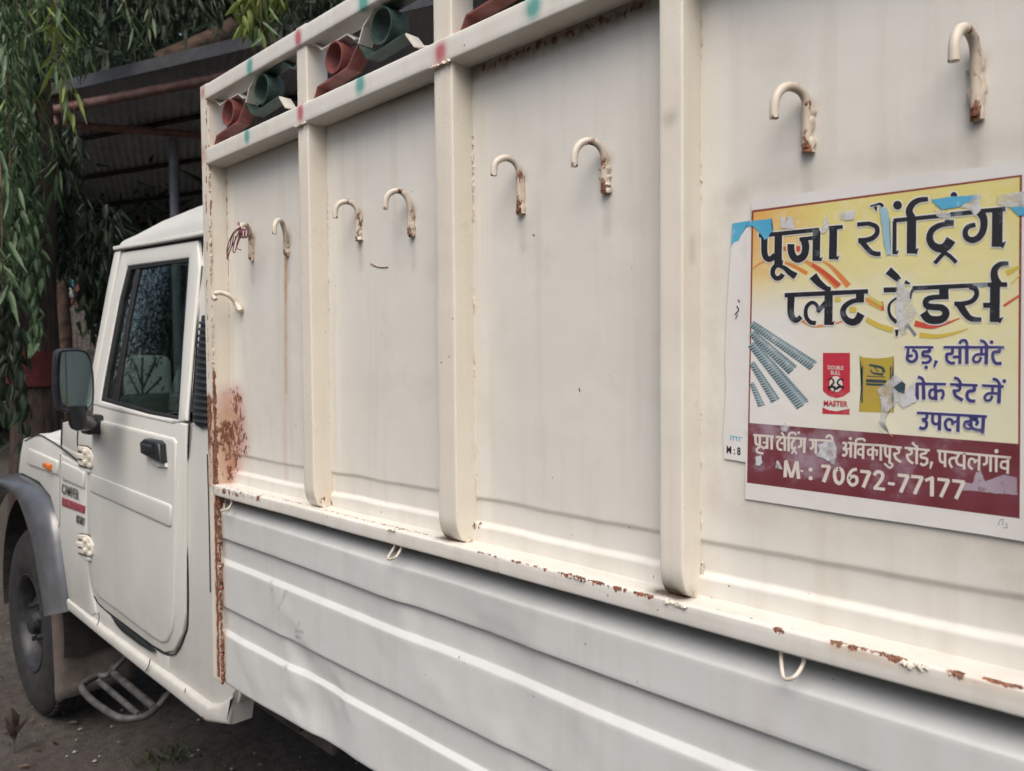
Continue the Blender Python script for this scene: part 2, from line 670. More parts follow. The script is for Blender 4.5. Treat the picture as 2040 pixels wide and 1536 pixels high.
def apply_stains(objs):
    for o in objs:
        me = o.data
        n = len(me.vertices)
        co = np.empty(n * 3)
        me.vertices.foreach_get('co', co)
        co = co.reshape(-1, 3)
        lo, hi = co.min(0), co.max(0)
        acc = {}
        for ch, P, r, s in STAINS:
            if (P.min(0) - r > hi).any() or (P.max(0) + r < lo).any():
                continue
            d = np.full(n, 1e9)
            if len(P) == 1:
                d = np.linalg.norm(co - P[0], axis=1)
            for i in range(len(P) - 1):
                a, b = P[i], P[i + 1]
                ab = b - a
                t = np.clip(((co - a) @ ab) / (ab @ ab + 1e-12), 0, 1)
                d = np.minimum(d, np.linalg.norm(co - (a + t[:, None] * ab), axis=1))
            f = np.clip(1 - d / r, 0, 1)
            f = f * f * (3 - 2 * f) * s
            if f.max() <= 0:
                continue
            acc[ch] = np.maximum(acc.get(ch, 0), f)
        for ch, f in acc.items():
            a = me.attributes.new(ch, 'FLOAT', 'POINT')
            a.data.foreach_set('value', f.astype(np.float32))


STAINED = []


# ================================================================== THE TRUCK
truck = empty('pickup_truck')
tag(truck, 'cream white pickup truck with hooked high-sided cargo body, filling the frame', 'truck')

YP = 0.0            # upper sheet
YF = -0.040         # front of posts
YR = -0.045         # front of rails and ledge

zL_top = PY(910, 1088, YR)[2]
zL_bot = PY(910, 1121, YR)[2]
zR1_bot = PY(892, 122, YR)[2]
zR1_top = PY(612, 201, YR)[2]
zR2_bot = PY(416, 195, YR)[2]
zR2_top = PY(416, 163, YR)[2]
X_BACK = 1.15
post_px = [(398, 413, 170), (599, 619, 600), (869, 905, 600), (1313, 1360, 600)]
posts = []
for a, b, y in post_px:
    posts.append((PY(a, y, YF)[0], PY(b, y, YF)[0]))
X_FRONT = posts[0][0]
for k in range(1, 4):
    posts.append((posts[3][0] + 0.405 * k, posts[3][0] + 0.405 * k + 0.034))
X_BACK = posts[-1][1]
print('zL', zL_top, zL_bot, 'rail1', zR1_bot, zR1_top, 'rail2', zR2_bot, zR2_top, 'posts', posts)

# posts, foot bent back towards the sheet
for i, (xa, xb) in enumerate(posts):
    loops = []
    zb = zL_top - 0.001 if i else zL_top - 0.01
    zt = zR2_top + 0.004
    for z in frange(zb, zt, 0.006):
        yf = YF
        if i:
            h = (z - zb) / 0.040
            if h < 1:
                yf = YF + 0.022 * (1 - math.sqrt(max(0, 1 - (1 - h) ** 2)))
        pr = rrect(xa, xb, 0, 1, 0.0035, 3, 1)
        pr = []
        for (ca, sa, t0) in ((xb - .0022, 1, 0), (xa + .0022, 1, 90), (xa + .0022, 0, 180), (xb - .0022, 0, 270)):
            for kk in range(4):
                t = math.radians(t0 + 30 * kk)
                base = 0.004 - .0022 if sa else yf + .0022
                pr.append((ca + .0022 * math.cos(t), base + .0022 * math.sin(t)))
            if t0 in (90, 270):                       # side faces: extra rows
                y_a, y_b = (0.0005, yf + .0035) if t0 == 90 else (yf + .0035, 0.0005)
                xx = xa if t0 == 90 else xb
                for kk in range(1, 6):
                    pr.append((xx, y_a + (y_b - y_a) * kk / 6))
            if t0 == 180:
                for kk in range(1, 6):
                    pr.append((xa + .0022 + (xb - xa - .0044) * kk / 6, yf))
        loops.append([(x, y, z) for x, y in pr])
    V, F = loft_data(loops)
    o = mesh_obj('post', V, F, M['post'], truck, 40)
    STAINED.append(o)
# front corner plate continuing down past the ledge
xa, xb = posts[0]
o = beam_x('corner_plate', xa, PY(437, 1200, -0.036)[0], -0.038, 0.02, PY(425, 1352, -0.038)[2], zL_bot + 0.002, M['post'], truck)
STAINED.append(o)

# rails
for z0, z1 in ((zR1_bot, zR1_top), (zR2_bot, zR2_top)):
    o = beam_x('rail', xb - 0.002, X_BACK - 0.01, YR, -0.002, z0, z1, M['paint'], truck, 0.004, 0.005)
    STAINED.append(o)

# bottom ledge
o = beam_x('ledge', xb - 0.004, X_BACK, YR, 0.010, zL_bot, zL_top, M['paint'], truck, 0.0032, 0.006, 0.0012)
STAINED.append(o)

# upper sheets between posts with pressed creases near the bottom
zc1 = PY(1130, 1027, 0)[2]       # upper crease
zc2 = PY(1130, 1083, 0)[2]       # bright ledge line
zsh = PY(1130, 1121, 0)[2]
print('creases', zc1, zc2, zsh)
for i in range(len(posts) - 1):
    xa_, xb_ = posts[i][1] - 0.006, posts[i + 1][0] + 0.006
    xs = frange(xa_, xb_, 0.006)
    zs = frange(zL_top - 0.006, zc1 + 0.03, 0.0022) + frange(zc1 + 0.035, zR1_bot + 0.012, 0.005)
    V, F = [], []
    sd_ = i * 11.3
    for z in zs:
        for x in xs:
            wob = 0.004 * mnoise.noise(Vector((x * 5 + sd_, 0, 3.1))) + 0.0015 * mnoise.noise(Vector((x * 16, 2, sd_)))
            c1 = zc1 + wob
            c2 = zc2 + wob * 0.8
            w1, w2 = 0.0030, 0.0040
            t1 = min(1, max(0, (z - (c1 - w1)) / (2 * w1)))      # 0 below crease
            t2 = min(1, max(0, (z - (c2 - w2)) / (2 * w2)))
            y = 0.0
            t1 = t1 * t1 * (3 - 2 * t1)
            t2 = t2 * t2 * (3 - 2 * t2)
            y = 0.0 * t1 + (1 - t1) * 0.0035           # sheet steps back under the crease
            y = y * t2 + (1 - t2) * (-0.0032)           # and out again above the ledge
            e = (x - xa_)
            fold = min(1, max(0, (e - 0.028) / 0.010))
            y += -0.0018 * (1 - fold)
            y += (0.0022 if i != 3 else 0.0012) * mnoise.noise(Vector((x * 3.2 + sd_, 7, z * 2.6))) + 0.0006 * mnoise.noise(Vector((x * 9, 1, z * 7)))
            V.append((x, y, z))
    nx = len(xs)
    for r_ in range(len(zs) - 1):
        for c_ in range(nx - 1):
            F.append((r_ * nx + c_, r_ * nx + c_ + 1, (r_ + 1) * nx + c_ + 1, (r_ + 1) * nx + c_))
    o = mesh_obj('side_sheet', V, F, M['paint'], truck, 60)
    STAINED.append(o)

# ---- drop side with pressed ribs
YA = -0.032
gy = lambda y: PY(439, y, YA)[2]
zA_ = gy(1020)
dpt = 0.0065
prof = [(zL_bot + 0.03, 0.12), (zA_ + 0.018, 0.16), (zA_ + 0.0165, YA + 0.045), (zA_ + 0.0155, YA + 0.028), (zA_ + 0.0135, YA + 0.019), (zA_ + 0.009, YA + 0.0125), (zA_ + 0.0025, YA + 0.0045), (zA_ + 0.0008, YA + 0.0016), (zA_ - 0.001, YA + 0.0003), (zA_ - 0.003, YA - 0.0002)]
for y_step, y_band in ((1070, 1113), (1205, 1252)):
    z1, z2 = gy(y_step), gy(y_band)
    prof += [(z1 + 0.002, YA - 0.001), (z1 + 0.0004, YA - 0.0006), (z1 - 0.0006, YA + 0.0006), (z1 - 0.0038, YA + dpt - 0.0007), (z1 - 0.0046, YA + dpt), (z1 - 0.007, YA + dpt + 0.0003),
             (z2 + 0.003, YA + dpt + 0.0003), (z2 + 0.001, YA + dpt), (z2, YA + dpt - 0.001), (z2 - 0.0068, YA + 0.0006), (z2 - 0.0078, YA - 0.0003), (z2 - 0.0105, YA - 0.0008)]
prof += [(gy(1352), YA - 0.001), (gy(1355), YA), (gy(1357), YA + 0.003), (gy(1357.5), YA + 0.014)]
zz = np.array([p[0] for p in prof])[::-1]
yy = np.array([p[1] for p in prof])[::-1]
zrows = []
for a, b in zip(zz[:-1], zz[1:]):
    k = max(1, int(abs(b - a) / 0.005))
    zrows += [a + (b - a) * j / k for j in range(k)]
zrows.append(zz[-1])
xg0 = PY(439, 1200, YA)[0]
xs = frange(xg0, X_BACK, 0.007)
DENTS = [(584, 1290, 0.07, 0.0035), (640, 1420, 0.12, 0.008), (500, 1330, 0.07, -0.002), (900, 1240, 0.16, 0.005),
         (760, 1180, 0.10, -0.003), (1050, 1400, 0.12, 0.004), (560, 1200, 0.05, -0.0015)]
dc = [(PY(x, y, YA), r, d) for x, y, r, d in DENTS]
V, F = [], []
zbot = zz[0]
for z in zrows:
    y0 = float(np.interp(z, zz, yy))
    for x in xs:
        y = y0
        dz = 0.0
        for c, r, d in dc:
            q = math.hypot((x - c[0]) * 1.0 + 0.5 * (z - c[2]), (z - c[2]) * 0.9) / r * (1 + 0.5 * mnoise.noise(Vector((x * 14, z * 14, r * 50))))
            if q < 1:
                y += d * (1 - q * q) ** 2
        # lower rib region sags irregularly away from the corner
        low = max(0.0, min(1.0, (gy(1240) - z) / 0.12))
        s_ = max(0.0, min(1.0, (x - xg0) / 0.6))
        dz = low * (0.018 * s_ + 0.004 * mnoise.noise(Vector((x * 5, 0, 0))))
        y += 0.0018 * mnoise.noise(Vector((x * 3, 3, z * 5))) + 0.0007 * mnoise.noise(Vector((x * 8.5, 3, z * 7))) + low * 0.002 * mnoise.noise(Vector((x * 4, 9, z * 3)))
        V.append((x, y, z + dz))
nx = len(xs)
for r_ in range(len(zrows) - 1):
    for c_ in range(nx - 1):
        F.append((r_ * nx + c_, r_ * nx + c_ + 1, (r_ + 1) * nx + c_ + 1, (r_ + 1) * nx + c_))
gate = mesh_obj('drop_side', V, F, M['side'], truck, 75)
STAINED.append(gate)

# ---- wire loops under the ledge
for (xa_, ya_, xm, ym, xb_, yb_) in ((447, 1014, 440, 1017, 461, 1004), (786, 1088, 773, 1112, 799, 1092), (1556, 1312, 1562, 1350, 1600, 1322)):
    p0 = PY(xa_, ya_, -0.036)
    p1 = PY(xm, ym, -0.048)
    p2 = PY((xm + xb_) / 2 + 2, ym - 2, -0.050)
    p3 = PY(xb_, yb_, -0.036)
    up = np.array([0, 0, 0.012])
    path = spline([p0 + up, p0, p1, p2, p3, p3 + up], 6)
    tube('wire_loop', path, 0.0022, M['hook'], truck, 8)

# ---- hooks
def hook(xs_, yb, yt, xt, yt_tip, ya, side=1, rad=0.0047, welds=True):
    """shank pixel x, bottom y, top y, tip x, tip y, apex y"""
    p0 = PY(xs_, yb, -0.006)
    p1 = PY(xs_, yt, -0.007)
    X = p0[0]
    Yt = -0.040
    tip = PY(xt, yt_tip, Yt)
    p1 = p1 - np.array([0, 0, 0.003])
    ap = PY((xs_ + xt) / 2, ya, (p1[1] + Yt) / 2)
    za = ap[2] - rad
    pts = [p0, (p0 + p1) / 2, p1]
    zend = tip[2] + 0.008
    for k in range(1, 15):
        t = math.pi * k / 15
        q = (1 - math.cos(t)) / 2
        pb = p1 * (1 - q) + tip * q
        zb_ = p1[2] if k < 8 else zend
        zz_ = zb_ + (za - zb_) * math.sin(t) ** 0.9
        pts.append(np.array([pb[0], pb[1], zz_]))
    pts.append(np.array([tip[0], tip[1], zend]))
    pts.append(tip)
    h = tube('hook', [tuple(p) for p in pts], rad, M['hook'], truck, 12)
    STAINED.append(h)
    # lumpy weld along the shank
    wp = [(X + random.uniform(-.001, .001), -0.003, p0[2] - 0.003 + (p1[2] - p0[2] + 0.004) * k / 12) for k in range(13)]
    V, F = tube_data(wp, [0.0056 * random.uniform(0.85, 1.4) for _ in wp], 10, jit=0.2)
    w = mesh_obj('weld_bead', V, F, M['hook'], h, 60)
    STAINED.append(w)
    stain_w('rust', [tuple(p0 + np.array([0, -.004, -0.003]))], 0.0115, 0.95)
    stain_w('rust', [tuple(pts[-1])], 0.010, 0.8)
    apx = pts[8]
    stain_w('rust', [tuple(apx + np.array([0, 0.004, rad]))], 0.024, 0.52)
    stain_w('dirt', [tuple(apx), tuple(p1)], 0.016, 0.5)
    stain_w('wash', [tuple(p0), tuple(p1)], 0.014, 0.22)
    stain_w('rust', [tuple(p1 + np.array([.004, -.004, 0]))], 0.012, 0.65)
    stain_w('rust', [tuple(p1), tuple(p0)], 0.016, random.uniform(0.08, 0.26))
    stain_w('dirt', [(X, 0, p0[2]), (X, 0, p0[2] - 0.05)], 0.012, 0.25)
    return h


H = [(499, 516, 470, 478, 468, 443), (569, 506, 480, 547, 466, 434), (713, 476, 424, 668, 434, 396), (817, 468, 418, 768, 417, 374),
     (1035, 422, 346, 984, 350, 308), (1204, 380, 314, 1144, 332, 273), (1607, 296, 204, 1542, 236, 163), (1944, 232, 110, 1900, 122, 46)]
hooks = [hook(*h) for h in H]
# the bent-over hook by the front post
pts = [PY(477, 618, -0.008), PY(470, 603, -0.010), PY(458, 590, -0.022), PY(444, 584, -0.034), PY(432, 584, -0.046), PY(426, 588, -0.05), PY(429, 597, -0.05)]
h = tube('hook', [tuple(p) for p in spline(pts, 5)], 0.0052, M['hook'], truck, 10)
STAINED.append(h)
V, F = tube_data([tuple(PY(480 - 3 * k, 620 - 5 * k, -0.006)) for k in range(5)], [0.006, 0.008, 0.0075, 0.007, 0.005], 9, jit=0.15)
STAINED.append(mesh_obj('weld_bead', V, F, M['hook'], h, 60))

# ---- scroll work between the rails
def strip(name, pts, y0, y1, mats, parent=truck, th=0.003):
    """flat bar bent along pts (x,z); depth y0..y1"""
    pts = [np.array(p, float) for p in pts]
    n = len(pts)
    loops = []
    for i, p in enumerate(pts):
        t = pts[min(i + 1, n - 1)] - pts[max(i - 1, 0)]
        t /= np.linalg.norm(t) + 1e-9
        nn = np.array([-t[1], t[0]]) * th / 2
        a, b = p + nn, p - nn
        loops.append([(a[0], y0, a[1]), (a[0], y1, a[1]), (b[0], y1, b[1]), (b[0], y0, b[1])])
    V, F = loft_data(loops)
    return mesh_obj(name, V, F, mats, parent, 30)


zg0, zg1 = zR1_top, zR2_bot
for i in range(len(posts) - 1):
    xl, xr = posts[i][1], posts[i + 1][0]
    W = xr - xl
    Hh = zg1 - zg0
    U = lambda u, v: (xl + W * u, zg0 + Hh * v)
    y0, y1 = -0.034, -0.006
    # lower bar rising to the right: red part then green part
    strip('scroll_bar', [U(0.03, 0.0), U(0.07, 0.22), U(0.34, 0.30), U(0.42, 0.56), U(0.43, 0.60)], y0, y1, M['red'])
    strip('scroll_bar', [U(0.43, 0.60), U(0.47, 0.84), U(0.56, 1.0)], y0 + 0.001, y1, M['post'])
    strip('scroll_bar', [U(0.04, 1.0), U(0.10, 0.84), U(0.33, 0.86), U(0.40, 0.70)], y0 + 0.003, y1, M['post'])
    strip('scroll_bar', [U(0.40, 0.70), U(0.49, 0.32), U(0.78, 0.40)], y0 + 0.002, y1, M['green'])
    strip('scroll_bar', [U(0.62, 0.98), U(0.84, 0.99), U(0.92, 0.78), U(0.99, 0.80)], y0 + 0.002, y1, M['green'])
    strip('scroll_bar', [U(0.78, 0.40), U(0.84, 0.16), U(0.97, 0.02)], y0 + 0.003, y1, M['post'])
    for (u, v, r, mt) in ((0.23, 0.57, 0.25 * Hh, 'red'), (0.62, 0.68, 0.27 * Hh, 'green')):
        c = U(u, v)
        rp = [(c[0] + r * math.cos(2 * math.pi * k / 28), c[1] + r * math.sin(2 * math.pi * k / 28)) for k in range(29)]
        strip('scroll_ring', rp, y0 - 0.002, y1 + 0.004, M[mt])

# ---- weld beads (real lumps of weld along the seams)
def bead(p0, p1, n, r, parent=truck, mat='hook', skip=0.25, wig=0.0012, name='weld_bead'):
    p0, p1 = np.array(p0), np.array(p1)
    V, F = [], []
    k = 0
    while k < n:
        L = random.randint(2, 7)
        if random.random() > skip:
            path, rad = [], []
            for j in range(L * 2 + 1):
                t = (k + j * 0.5) / n
                if t > 1:
                    break
                path.append(tuple(p0 + (p1 - p0) * t + RNG.uniform(-wig, wig, 3)))
                rad.append(r * random.uniform(0.6, 1.3))
            if len(path) > 2:
                tube_data(path, rad, 6, V, F, jit=0.2)
        k += L + 1
    o = mesh_obj(name, V, F, M[mat], parent, 60)
    o['kind'] = 'stuff'
    STAINED.append(o)
    return o


xa, xb = posts[0]
bead((xb - 0.001, YF, zL_top + 0.02), (xb - 0.001, YF, zR2_top - 0.01), 130, 0.0022)
bead((xb + 0.008, -0.038, PY(425, 1352, -0.038)[2] + 0.003), (xb + 0.008, -0.038, zL_bot), 110, 0.0030, skip=0.05)
stain_w('rust', [(xb + 0.008, -0.038, PY(425, 1352, -0.038)[2]), (xb + 0.008, -0.038, zL_bot)], 0.011, 0.95)
stain_w('wash', [(xb + 0.010, -0.036, PY(425, 1352, -0.038)[2]), (xb + 0.010, -0.036, zL_bot)], 0.018, 0.8)
stain_w('rust', [(xb, YF, zL_top), (xb, YF, zL_top + 0.25)], 0.010, 0.9)
stain_w('rust', [(xb, YF, zL_top + 0.25), (xb, YF, zR2_top)], 0.005, 0.40)
stain_w('wash', [(xb, YF, zL_top + 0.25), (xb, YF, zR2_top)], 0.008, 0.3)
for i, (xa_, xb_) in enumerate(posts[:5]):
    bead((xb_ + 0.001, -0.001, zL_top + 0.02), (xb_ + 0.001, -0.001, zR1_bot), 110, 0.0014, skip=0.55)
    if i:
        bead((xa_, -0.022, zL_top + 0.001), (xb_ + 0.004, -0.016, zL_top + 0.001), 10, 0.004, skip=0.0)
        bead((xa_ - 0.002, YR, zR1_bot), (xb_ + 0.002, YR, zR1_bot), 10, 0.0022, skip=0.1)
# weld lumps on ledge edge
for (x, y, w) in ((1346, 1203, 22), (1150, 1150, 16), (780, 1055, 8), (1820, 1325, 26)):
    a = PY(x - w, y - w * 0.25, YR)
    b = PY(x + w, y + w * 0.3, YR)
    bead(a, b, 12, 0.0026, skip=0.0, wig=0.0016, mat='post')

# sagging paint rips: rust & grime placements (measured marks)
S = stain
# rust patch lower left corner
S('rust', [(440, 965), (446, 900), (455, 860)], -0.006, 0.06, 0.74)
S('rust', [(438, 975), (446, 940)], -0.01, 0.03, 1.0)
S('rust', [(458, 960), (470, 910), (474, 850), (472, 790)], 0.0, 0.055, 0.5)
S('rust', [(490, 900), (480, 850)], 0.0, 0.03, 0.5)
S('wash', [(440, 960), (450, 890), (455, 840)], -0.01, 0.075, 0.8)
S('sprayred', [(455, 950), (478, 880), (470, 800)], 0.0, 0.065, 0.62)
S('rust', [(416, 880), (416, 800)], YF, 0.035, 0.85)
S('sprayred', [(408, 900), (407, 810)], YF, 0.03, 0.45)
S('rust', [(408, 900), (406, 820)], YF, 0.02, 0.6)
S('rust', [(428, 1000), (425, 880)], YF, 0.014, 0.85)
S('rust', [(430, 1005), (437, 1345)], -0.037, 0.013, 1.0)
S('wash', [(430, 1005), (437, 1345)], -0.037, 0.02, 0.6)
S('rust', [(440, 975), (480, 985), (520, 994)], -0.04, 0.016, 0.62)
S('rust', [(520, 980), (600, 1003)], -0.03, 0.008, 0.55)
S('rust', [(500, 760), (510, 720)], 0, 0.012, 0.2)
# seams
for (x0, y0, x1, y1, s) in ((411, 220, 411, 420, 0.62), (411, 420, 414, 560, 0.45), (412, 560, 418, 800, 0.5)):
    S('rust', [(x0, y0), (x1, y1)], YF, 0.006, s)
S('rust', [(452, 340), (453, 450)], 0, 0.006, 0.55)
S('dirt', [(453, 450), (455, 720)], 0, 0.006, 0.5)
S('dirt', [(648, 300), (650, 640)], 0, 0.006, 0.4)
S('dirt', [(650, 640), (653, 810)], 0, 0.004, 0.6)
S('dirt', [(935, 180), (937, 560)], 0, 0.006, 0.5)
S('wash', [(934, 640), (934, 920)], 0, 0.008, 0.5)
S('rust', [(932, 600), (934, 830)], 0, 0.004, 0.5)
# rust run below second hook
S('wash', [(570, 510), (570, 600)], 0, 0.010, 1.3)
S('wash', [(570, 560), (569, 780)], 0, 0.012, 0.8)
S('wash', [(569, 560), (566, 950)], 0, 0.017, 0.36)
S('dirt', [(499, 520), (500, 560)], 0, 0.004, 0.5)
# little curved scratch
# under the rails
S('dirt', [(440, 325), (590, 268)], 0, 0.016, 0.9)
S('dirt', [(660, 235), (862, 165)], 0, 0.020, 0.85)
S('dirt', [(940, 145), (1120, 75), (1300, 5)], 0, 0.024, 0.85)
S('rust', [(960, 135), (1120, 72), (1280, 10)], 0, 0.010, 0.55)
# ledge top rust
S('rust', [(640, 1012), (880, 1075)], -0.030, 0.007, 0.52)
S('rust', [(785, 1050), (800, 1053)], -0.036, 0.007, 0.8)
S('rust', [(950, 1098), (1130, 1145)], YR, 0.006, 0.58)
S('rust', [(1130, 1143), (1300, 1190)], YR, 0.006, 0.66)
S('rust', [(1390, 1212), (1430, 1222)], YR + .008, 0.007, 0.85)
S('rust', [(1465, 1230), (1525, 1246)], YR + .006, 0.006, 0.85)
S('rust', [(1552, 1252), (1560, 1262)], YR, 0.007, 0.95)
S('rust', [(1655, 1280), (1800, 1316)], YR + .003, 0.006, 0.95)
S('wash', [(1655, 1285), (1800, 1325)], YR, 0.009, 0.5)
S('rust', [(1890, 1338), (1925, 1346)], YR + .004, 0.006, 0.85)
S('rust', [(1970, 1352), (2000, 1360), (2040, 1375)], YR + .004, 0.007, 1.0)
S('wash', [(1890, 1345), (2040, 1385)], YR, 0.009, 0.4)
S('dirt', [(1390, 1195), (1520, 1225)], -0.012, 0.003, 0.8)
# post feet
for i, (x, y) in enumerate(((640, 995), (905, 1070), (1350, 1180))):
    S('rust', [(x - 10, y - 4), (x + 12, y + 2)], -0.02, 0.016, 0.55)
    S('wash', [(x + 8, y - 15), (x + 4, y)], -0.012, 0.025, 0.42)
S('dirt', [(1318, 1188), (1340, 1175), (1352, 1190)], -0.026, 0.026, 1.5)
S('dirt', [(884, 1072), (900, 1074)], -0.026, 0.022, 1.2)
S('rust', [(655, 985), (660, 1000)], -0.005, 0.012, 0.5)
S('rust', [(940, 1045), (955, 1052)], -0.004, 0.012, 0.55)
# smudges on post 3
S('dirt', [(1368, 735)], -0.02, 0.010, 0.55)
S('dirt', [(1370, 500), (1380, 515), (1385, 480)], -0.02, 0.012, 0.32)
S('dirt', [(1368, 930), (1370, 960)], -0.02, 0.010, 0.3)
S('dirt', [(1335, 235)], YF, 0.016, 0.42)
S('wash', [(892, 40), (905, 70)], -0.02, 0.02, 0.35)
# glue stains round the poster
S('glue', [(1440, 440), (1450, 400), (1475, 380)], 0, 0.03, 0.42)
S('glue', [(1425, 480), (1420, 700), (1425, 1000)], 0, 0.03, 0.32)
S('glue', [(1480, 370), (1700, 330), (2040, 280)], 0, 0.02, 0.26)
S('glue', [(1430, 1010), (1600, 1040), (1800, 1075), (2040, 1120)], 0, 0.03, 0.26)
S('glue', [(1990, 1100), (2020, 1180)], 0, 0.045, 0.36)
# scratches on the drop side
for pts_, s in (([(540, 1160), (546, 1190)], .6), ([(556, 1212), (565, 1195), (570, 1178)], 1.0), ([(590, 1256), (604, 1260)], 1.0),
                ([(590, 1268), (600, 1270)], .8), ([(598, 1238), (594, 1252)], .7), ([(618, 1410), (630, 1443)], 1.6), ([(566, 1325), (572, 1335)], .8)):
    S('dirt', pts_, YA, 0.0045, s)
for x in (1530,):
    S('wash', [(x, 1345), (x - 5, 1500)], YA, 0.02, 0.13)
# sprayed dots
for (x, y, r, c) in ((877, 104, 0.017, 'red'), (598, 224, 0.015, 'red'), (594, 74, 0.015, 'red'), (717, 167, 0.017, 'green'),
                     (492, 269, 0.015, 'green'), (497, 131, 0.016, 'green'), (724, 4, 0.018, 'green'), (1061, 12, 0.018, 'green')):
    for dy in (-4, 4):
        S('spray' + c, [(x, y - 5), (x, y + 5)], YR, r * 1.28, 1.35)
S('sprayred', [(404, 180), (404, 190)], YF, 0.016, 0.8)
S('sprayred', [(405, 300), (405, 318)], YF, 0.016, 0.7)

# ---- rest of the cargo body (far side, front wall, floor, under-frame)
XB = X_BACK
o = beam_x('bed_floor', X_FRONT + .01, XB, 0.012, 1.62, zL_bot - 0.01, zL_bot + 0.03, M['darkmetal'], truck, 0.004, 0.5)
o = beam_x('bed_floor_lower', X_FRONT + .01, XB, 0.0, 1.62, gy(1352) - 0.0, gy(1352) + 0.04, M['darkmetal'], truck, 0.004, 0.5)
o = beam_x('far_side_sheet', X_FRONT, XB, 1.62, 1.65, gy(1352), zR1_bot, M['paint'], truck, 0.004, 0.5)
for z0, z1 in ((zR1_bot, zR1_top), (zR2_bot, zR2_top)):
    beam_x('rail', X_FRONT, XB, 1.62, 1.66, z0 + .002, z1, M['paint'], truck, 0.004, 0.5)
for (xa_, xb_) in posts:
    box('post', xa_, xb_, 1.615, 1.668, zL_top, zR2_top, M['post'], truck)
box('front_wall', X_FRONT + .002, X_FRONT + 0.028, 0.006, 1.615, gy(1352) + .05, zR1_top - .004, M['paint'], truck)
box('tailgate', XB - 0.03, XB - .002, 0.006, 1.615, gy(1352) + .05, zR1_top - .004, M['paint'], truck)
zu = gy(1352)
for yb in (0.42, 1.18):
    box('chassis_rail', -4.1, XB, yb, yb + 0.08, zu - 0.20, zu - 0.06, M['darkmetal'], truck)
for xc in (-1.5, -0.9, -0.3, 0.4, 1.0):
    box('cross_member', xc, xc + 0.06, 0.02, 1.6, zu - 0.058, zu - 0.002, M['darkmetal'], truck)


# ---- wheels
def lathe_y(profile, cx, cz, seg=48, V=None, F=None):
    """profile: (radius, y) list"""
    if V is None:
        V, F = [], []
    b = len(V)
    n = len(profile)
    for k in range(seg):
        t = 2 * math.pi * k / seg
        for r, y in profile:
            V.append((cx + r * math.cos(t), y, cz + r * math.sin(t)))
    for k in range(seg):
        k2 = (k + 1) % seg
        for j in range(n - 1):
            F.append((b + k * n + j, b + k * n + j + 1, b + k2 * n + j + 1, b + k2 * n + j))
    return V, F


def wheel(cx, yo, parent, R=0.40):
    cz = 0.291
    prof = [(0.205, yo + 0.03), (0.212, yo + 0.012), (0.232, yo + 0.003), (0.27, yo - 0.006), (0.33, yo - 0.003), (R - 0.022, yo + 0.010),
            (R - 0.006, yo + 0.022), (R, yo + 0.035), (R, yo + 0.175), (R - 0.02, yo + 0.20), (0.27, yo + 0.215), (0.205, yo + 0.20)]
    V, F = lathe_y(prof, cx, cz, 64)
    w = mesh_obj('tyre', V, F, M['tyre'], parent, 35)
    # tread blocks
    V, F = [], []
    for k in range(60):
        t = 2 * math.pi * k / 60
        for j in range(4):
            tt = t + (j % 2) * 0.05
            y0 = yo + 0.030 + j * 0.038
            P = []
            for dt, yy_, rr in ((-0.03, y0, R - 0.002), (0.03, y0, R - 0.002), (0.03, y0 + 0.028, R - 0.002), (-0.03, y0 + 0.028, R - 0.002),
                                (-0.026, y0 + .002, R + 0.008), (0.026, y0 + .002, R + 0.008), (0.026, y0 + 0.026, R + 0.008), (-0.026, y0 + 0.026, R + 0.008)):
                P.append((cx + rr * math.cos(tt + dt), yy_, cz + rr * math.sin(tt + dt)))
            b = len(V)
            V.extend(P)
            F += [(b + 4, b + 5, b + 6, b + 7), (b, b + 1, b + 5, b + 4), (b + 1, b + 2, b + 6, b + 5), (b + 2, b + 3, b + 7, b + 6), (b + 3, b, b + 4, b + 7)]
    t_ = mesh_obj('tread', V, F, M['tyre'], w)
    t_['kind'] = 'stuff'
    rp = [(0.211, yo + 0.012), (0.216, yo + 0.007), (0.211, yo + 0.004), (0.200, yo + 0.012), (0.190, yo + 0.035), (0.184, yo + 0.075), (0.160, yo + 0.082),
          (0.130, yo + 0.060), (0.105, yo + 0.040), (0.07, yo + 0.038), (0.055, yo + 0.036), (0.052, yo + 0.010), (0.040, yo + 0.002), (0.0, yo)]
    V, F = lathe_y(rp, cx, cz, 48)
    r_ = mesh_obj('rim', V, F, M['rim'], parent, 35)
    for k in range(6):
        t = 2 * math.pi * k / 6 + 0.3
        bm = bmesh.new()
        bmesh.ops.create_cone(bm, cap_ends=True, segments=6, radius1=0.012, radius2=0.010, depth=0.024)
        bmesh.ops.rotate(bm, verts=bm.verts, matrix=Matrix.Rotation(math.pi / 2, 3, 'X'))
        bmesh.ops.translate(bm, verts=bm.verts, vec=(cx + 0.082 * math.cos(t), yo + 0.030, cz + 0.082 * math.sin(t)))
        bm_obj('wheel_nut', bm, M['rim'], r_)
    # dark ventilation slots
    V, F = [], []
    for k in range(8):
        t = 2 * math.pi * k / 8
        c = np.array([cx + 0.146 * math.cos(t), yo + 0.064, cz + 0.146 * math.sin(t)])
        b = len(V)
        V.append(tuple(c))
        for j in range(12):
            a = 2 * math.pi * j / 12
            dr, dt = 0.011 * math.sin(a), 0.020 * math.cos(a)
            V.append((c[0] + dr * math.cos(t) - dt * math.sin(t), c[1] - 0.004 + dr * -0.6, c[2] + dr * math.sin(t) + dt * math.cos(t)))
        F += [(b, b + 1 + j, b + 1 + (j + 1) % 12) for j in range(12)]
    mesh_obj('rim_slots', V, F, M['seal'], r_)
    return w


